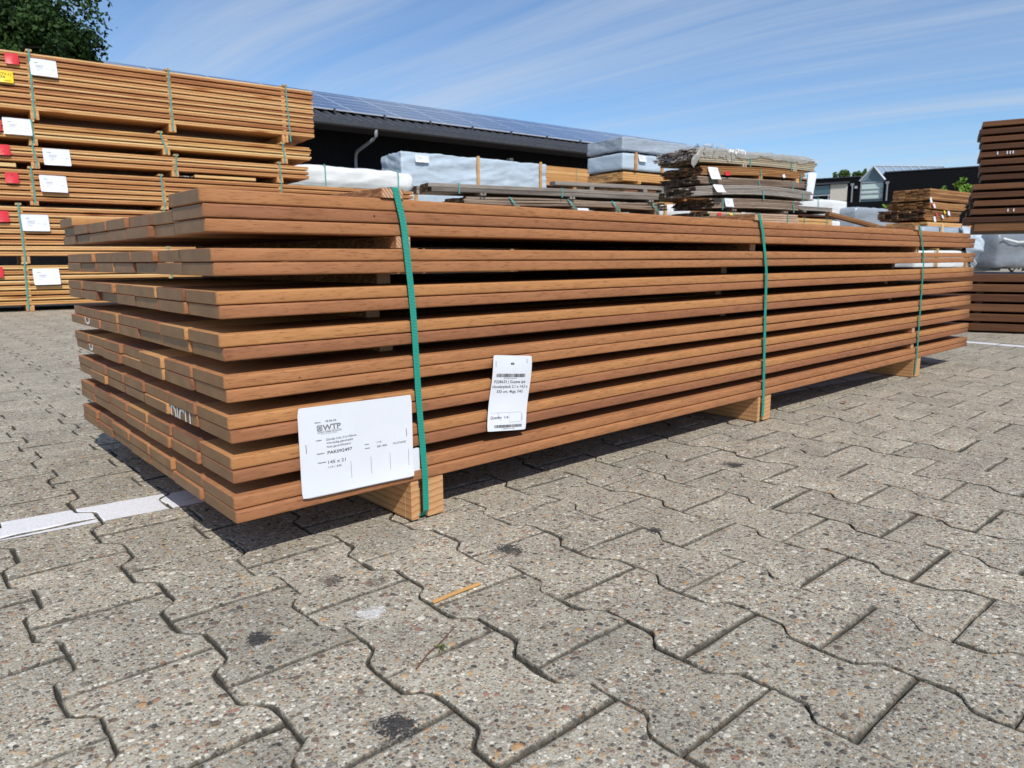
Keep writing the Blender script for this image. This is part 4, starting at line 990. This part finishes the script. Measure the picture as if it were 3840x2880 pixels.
# dark stained timber at the right edge
def dark_pack(label,u0,u1,v0,dep,z0,n,pitch,th,stag,mname='dark',rows=None,grp=None,bear=0,marks=()):
    deg=-72; root=empty('dark_timber_pack',label,'timber pack',at(deg,u0,v0,z0),R(deg),grp)
    for i in range(n):
        mb=MB(); z=i*pitch; s=stag(i)
        nb=max(1,int(dep/.19))
        for k in range(nb):
            w=dep/nb; mb.bar(s+random.uniform(-.01,.01),u1-u0+random.uniform(-.02,.02),k*w+.002,(k+1)*w-.002,z,z+th,ch=.003,tone=random.random())
        mb.build('board_layer',M[mname],root)
        if i<n-1:
            for x in (.42,1.1,1.8):
                if x>u1-u0: continue
                mb=MB(); mb.bar(.03,dep-.02,x-.02,x+.02,z+th+.0003,z+pitch-.0003,axis='y',tone=random.random())
                mb.build('sticker',M[mname],root)
    for (i,x,m_) in marks:
        mb=MB(); mb.box(x,x+.006,-.002,.0,i*pitch+.012,i*pitch+.03); mb.build('paper_scrap',M[m_],root)
    return root
GD='dark stained timber packs at the right edge'
dark_pack('low dark brown timber pack standing on the pavers at the right edge',0.72,3.4,4.828,.8,.012,6,.0625,.047,lambda i:.0+.012*(i%2),grp=GD)
# joint lines on the top layer
dark_pack('lower half of the high dark brown timber pack with far reaching board ends',1.02,3.4,4.84,.5,.695,5,.0508,.034,lambda i:.0+.012*(i%3)+.006*i,grp=GD,marks=((1,.22,'paper'),(1,.25,'paper')))
dark_pack('upper half of the high dark brown timber pack rising against the sky',1.055,3.4,4.84,.36,.955,8,.0462,.032,lambda i:(.03,.02,.026,.0,.02,.012,.006,.004)[i],grp=GD,marks=((3,.15,'paper'),(3,.165,'paper'),(3,.18,'paper'),(3,.1,'paper')))
mb=MB(); mb.bar(0,2.1,0,.8,0,.052,ch=.003,tone=.8); o=mb.build('base_board',wood('orange_brown_base',[(.1,.04,.015),(.17,.07,.025),(.24,.11,.04)],.6),loc=at(-72,1.075,4.85,.641)); o.rotation_euler.z=R(-72); tag(o,'orange brown base board under the high dark timber pack','board')
for x,l in ((1.75,'tall bearer block nearer the picture edge under the high dark pack'),(2.8,'tall bearer block outside the picture under the high dark pack')):
    mb=MB(); mb.bar(0,.8,-.05,.05,0,.2555,axis='y',tone=.5); o=mb.build('bearer_block',M['dark'],loc=at(-72,x,4.86,.385)); o.rotation_euler.z=R(-72); tag(o,l,'bearer')

# ------------------------------------------------------------------ warehouse with solar roof
def warehouse():
    dg=-4; root=empty('warehouse','long black warehouse with a low solar panel roof behind the timber packs','building',at(dg,0,19.0,0),R(dg))
    x0,x1=-6,30.5; sl=math.tan(R(20)); ze=4.42; vr=4.46
    mb=MB(); mb.box(x0+.5,x1-.5,1.2,12,0,4.45,0); mb.build('wall',M['black_clad'],root)
    # roof sheet with ribs
    mb=MB(); mb.add([(x0,0,ze),(x1,0,ze),(x1,vr,ze+vr*sl),(x0,vr,ze+vr*sl),(x0,2*vr,ze),(x1,2*vr,ze),(x0,0,ze-.06),(x1,0,ze-.06),(x0,2*vr,ze-.06),(x1,2*vr,ze-.06)],
        [(0,1,2,3),(3,2,5,4),(6,8,9,7),(0,6,7,1),(4,5,9,8),(0,3,4,8,6),(1,7,9,5,2)])
    x=x0
    while x<x1:
        mb.add([(x,.0,ze+.002),(x+.06,.0,ze+.075),(x+.12,.0,ze+.075),(x+.18,0,ze+.002),(x,2,ze+.002+2*sl),(x+.06,2,ze+.075+2*sl),(x+.12,2,ze+.075+2*sl),(x+.18,2,ze+.002+2*sl)],[(0,1,5,4),(1,2,6,5),(2,3,7,6),(0,3,2,1)]); x+=.34
    mb.build('roof',M['charcoal'],root)
    mb=MB(); pr=[(.0,.0),(-.02,-.11),(-.13,-.13),(-.17,-.09),(-.17,.01),(-.155,.01),(-.15,-.08),(-.12,-.11),(-.03,-.09)]
    vs=[(x0,y,ze+z-.02) for y,z in pr]+[(x1,y,ze+z-.02) for y,z in pr]; n=len(pr)
    mb.add(vs,[(i,(i+1)%n,n+(i+1)%n,n+i) for i in range(n)]); mb.build('gutter',M['charcoal'],root)
    # panel rows, each tilted with the roof
    a=1.0; rowh=(vr/math.cos(R(20))-a/math.cos(R(20))-.1)/7
    for i in range(7):
        p=empty_part('solar_panel_row',root,(x0+1,(a+.0),ze+a*sl+.12),(R(20),0,0))
        mb=MB(); y0=i*rowh; mb.bar(0,x1-x0-2,y0+.012,y0+rowh-.012,0,.035,ch=.004); mb.v=[q for q in mb.v]
        me=mb.build('solar_panel_row',M['solar'],root); me.location=p.location; me.rotation_euler=p.rotation_euler; bpy.data.objects.remove(p)
    for q in range(60):
        pass
    mb=MB(); mb.tube([(10.1,-.09,ze-.12),(10.1,-.09,ze-.33),(10.05,.0,ze-.40),(10.0,.95,ze-.62),(10.0,1.1,ze-.7),(10.0,1.12,ze-.9),(10.0,1.12,0)],.05,10); mb.build('downspout',M['galv'],root,smooth=True)
    mb=MB(); x=x0+2
    while x<x1-1:
        mb.box(x,x+.05,a-.06,a+.0,ze+a*sl+.03,ze+a*sl+.17); x+=1.66
    mb.build('panel_clamp',M['charcoal'],root)
    mb=MB(); mb.box(15.9,16.05,1.0,1.19,3.95,4.05); mb.build('wall_lamp',M['steel'],root)
def empty_part(n,parent,loc,rot):
    o=bpy.data.objects.new(n,None); COL.objects.link(o); o.location=loc; o.rotation_euler=rot; return o
warehouse()

# ------------------------------------------------------------------ black building with a glazed gable
def office():
    dg=-75; v=70.6; root=empty('office_building','low black building with a pointed glass gable in the distance on the right','building',at(dg,-13.4,v,0),R(dg))
    X=lambda u:u+13.4
    mb=MB(); mb.box(X(-15.5),X(-9.47),0,14,0,7.48); mb.box(X(-7.6),X(9),0,14,0,7.7)
    mb.build('wall',M['black_clad'],root)
    mb=MB(); mb.box(X(-15.6),X(-9.45),-.06,.2,7.482,7.56); mb.box(X(-7.6),X(9.1),-.06,.2,7.702,7.78); mb.build('roof_edge',M['charcoal'],root)
    a,b,c=X(-9.4),X(-8.47),X(-7.62); ze,zp=7.1,8.18
    mb=MB(); mb.add([(a,.3,0),(c,.3,0),(c,.3,ze),(b,.3,zp),(a,.3,ze),(a,14,0),(c,14,0),(c,14,ze),(b,14,zp),(a,14,ze)],[(0,1,2,3,4),(9,8,7,6,5),(0,4,9,5),(1,6,7,2)])
    mb.build('glass_gable',M['glass'],root)
    mb=MB(); mb.add([(b,.0,zp+.1),(c+.15,.0,ze-.02),(c+5.2,4.2,ze-.02),(b+5.0,4.2,zp+.1),(a-.15,0,ze-.02),(a+4.8,4.2,ze-.02)],[(0,1,2,3),(0,3,5,4)]); mb.build('glass_roof',glassy('roof_glazing',(.25,.33,.42)),root)
    mb=MB()
    for k in range(9):
        t=k/8; dx,dy=5.0*t,4.2*t
        mb.tube([(b+dx,dy,zp+.13),(c+.15+dx,dy,ze+.02)],.05,4); mb.tube([(b+dx,dy,zp+.13),(a-.15+dx,dy,ze+.02)],.05,4)
    mb.tube([(b,0,zp+.14),(b+5,4.2,zp+.14)],.06,5); mb.tube([(a-.1,-.02,ze),(b,-.02,zp+.1),(c+.1,-.02,ze)],.08,5)
    for z in (6.98,6.42,6.05,5.6): mb.box(a,c,.2,.28,z-.03,z+.03)
    for x in (a,c): mb.box(x-.03,x+.03,.2,.28,0,ze)
    mb.build('glazing_bars',M['steel'],root)
    mb=MB()
    for z0,z1 in ((6.46,6.9),(6.1,6.38),(5.65,6.02)): mb.box(a+.05,c-.05,.27,.29,z0,z1)
    mb.build('pane_reflection',M['pane_pale'],root)  # pale bands painted in as the reflection between the glazing bars
    mb=MB(); mb.box(X(-13.7),X(-11.9),-.05,.0,6.15,6.9); mb.build('window',M['glass'],root)
    mb=MB(); mb.box(X(-14.2),X(-11.85),-.08,-.0,6.02,6.1); mb.box(X(-12.0),X(-11.93),-.08,0,5.4,6.02); mb.build('window_sill',M['steel'],root)
    mb=MB(); mb.box(X(-14.2),X(-10.3),-.3,-.0,6.98,7.12); mb.build('canopy',M['charcoal'],root)
    mb=MB(); mb.box(X(-11.85),X(-10.45),-.06,.0,5.5,6.95); mb.build('panel',M['beige'],root)
    for u in (-10.05,-7.3):
        mb=MB(); mb.box(X(u)-.13,X(u)+.13,-.16,-.01,6.75,6.95); mb.tube([(X(u),-.1,6.8),(X(u),-.1,0)],.07,8); mb.build('downspout',M['galv'],root)
    mb=MB(); mb.box(X(-9.85),X(-9.65),-.15,-.01,6.5,6.7); mb.build('wall_lamp',M['steel'],root)
office()
def low_wall():
    dg=-75; root=None
    mb=MB(); mb.bar(0,18,0,.3,0,4.35,ch=.02); o=mb.build('black_screen_wall',M['black_clad'],loc=at(dg,-11.2,56,0)); o.rotation_euler.z=R(dg); tag(o,'low black screen wall in front of the black building','wall')
low_wall()
def flag():
    base=Vector((15.45,6.92,0)); root=empty('banner_flag','white feather banner flag on a pole right of the untidy stack','flag',base)
    mb=MB(); mb.tube([(0,0,0),(.0,0,1.5),(.05,0,2.3),(.12,-.01,2.38)],.012,8); mb.build('pole',M['galv'],root)
    mb=MB(); vs=[];fs=[]; n=10
    for i in range(n+1):
        t=i/n; z=1.35+1.0*t; w=.09+.06*t; dx=.05*t**2
        vs+=[(dx+.01,0,z),(dx+w*.5,-w*.5+.012*math.sin(t*7),z),(dx+w,-w*.9,z-.02*t)]
    for i in range(n):
        for q in (0,1): fs.append((3*i+q,3*i+q+1,3*i+q+4,3*i+q+3))
    mb.add(vs,fs); mb.build('banner',plain('white_banner',(.75,.76,.85),.6),root,smooth=True)
flag()

# ------------------------------------------------------------------ trees
def tree(name,label,base,h,crown,nl,ls,m,trunk_r=.2,seed=1,clumps=60,cat='tree',limbs=10):
    """crown: list of (centre offset, radii); leaves gather in clumps on limb ends"""
    rr=random.Random(seed); root=empty(name,label,cat,base)
    tips=[]
    for (c,r) in crown:
        for _ in range(clumps):
            d=Vector((rr.gauss(0,1),rr.gauss(0,1),rr.gauss(0,1))).normalized()*(rr.random()**.45)
            tips.append((Vector((c[0]+d.x*r[0],c[1]+d.y*r[1],c[2]+d.z*r[2])),rr.uniform(.6,1.25)*min(r)*.26))
    mb=MB(); lowest=min(c[2]-r[2] for c,r in crown)
    t0=[Vector((0,0,0)),Vector((.05,.02,lowest*.6)),Vector((.0,.1,lowest)),Vector((.1,.0,h*.75))]
    mb.tube(t0,trunk_r,9,r2=trunk_r*.3)
    for t,_ in rr.sample(tips,min(limbs,len(tips))):
        s=Vector((0,.05,rr.uniform(lowest*.7,h*.6))); m_=s.lerp(t,.5)+Vector((0,0,.1*(t-s).length)); mb.tube([s,m_,t],trunk_r*.3,6,r2=trunk_r*.05)
    mb.build('trunk',M['bark'],root,smooth=True)
    n=len(tips); per=nl//n; mb=MB()
    g=np.random.default_rng(seed)
    for (c,r) in tips:
        ct=rr.uniform(.0,.75)
        P=g.normal(0,r*.55,(per,3)); 
        A=g.normal(0,1,(per,3)); A/=np.linalg.norm(A,axis=1)[:,None]; B=g.normal(0,1,(per,3)); B=np.cross(A,B); B/=np.linalg.norm(B,axis=1)[:,None]
        s=ls*g.uniform(.6,1.3,per)
        for i in range(per):
            p=c+Vector(P[i]); a=Vector(A[i])*s[i]; b=Vector(B[i])*s[i]*.55
            mb.add([p-a*.5,p+b*.5,p+a*.5,p-b*.5],[(0,1,2,3)],0,min(1,ct+.25*rr.random()))
    mb.build('crown',M[m],root)
    return root
tree('oak_tree','tall dark green tree rising behind the left pile',(.7,20.6,0),8,[((0,0,6.6),(3.3,2.6,2.9)),((1.5,-1.0,6.2),(2.2,1.7,1.7)),((2.3,-1.4,5.3),(1.6,1.2,.9)),((-1.8,0,6.6),(2.4,2,2.4))],64000,.13,'leaf',.28,seed=5,clumps=75,limbs=26)
tree('roof_tree','small green tree top showing over the black building',(78.8,34.0,0),9.5,[((0,-.4,9.0),(1.5,1.8,.55)),((0,1.0,9.2),(.8,.8,.5))],3000,.3,'leaf_mid',.3,seed=6,clumps=30)
tree('young_tree','bright green leafy shoots above the topmost brown pack',(16.7,4.35,0),2.1,[((-.15,.2,1.75),(.22,.25,.2)),((.2,-.05,1.85),(.25,.25,.22)),((.35,-.4,1.75),(.12,.15,.2))],1500,.085,'leaf_bright',.025,seed=8,clumps=14,limbs=12)
tree('green_bush','bright green bush left of the brown pile in front of the screen wall',(17.9,6.0,0),1.7,[((0,0,1.45),(.35,.4,.35))],1400,.1,'leaf_bright',.03,seed=9,clumps=18)
tree('green_bush','dark green bush glimpsed below the high dark timber pack',(16.6,3.1,0),1.2,[((0,0,.7),(.9,.9,.45))],3000,.1,'leaf',.04,seed=10,clumps=24,cat='bush')
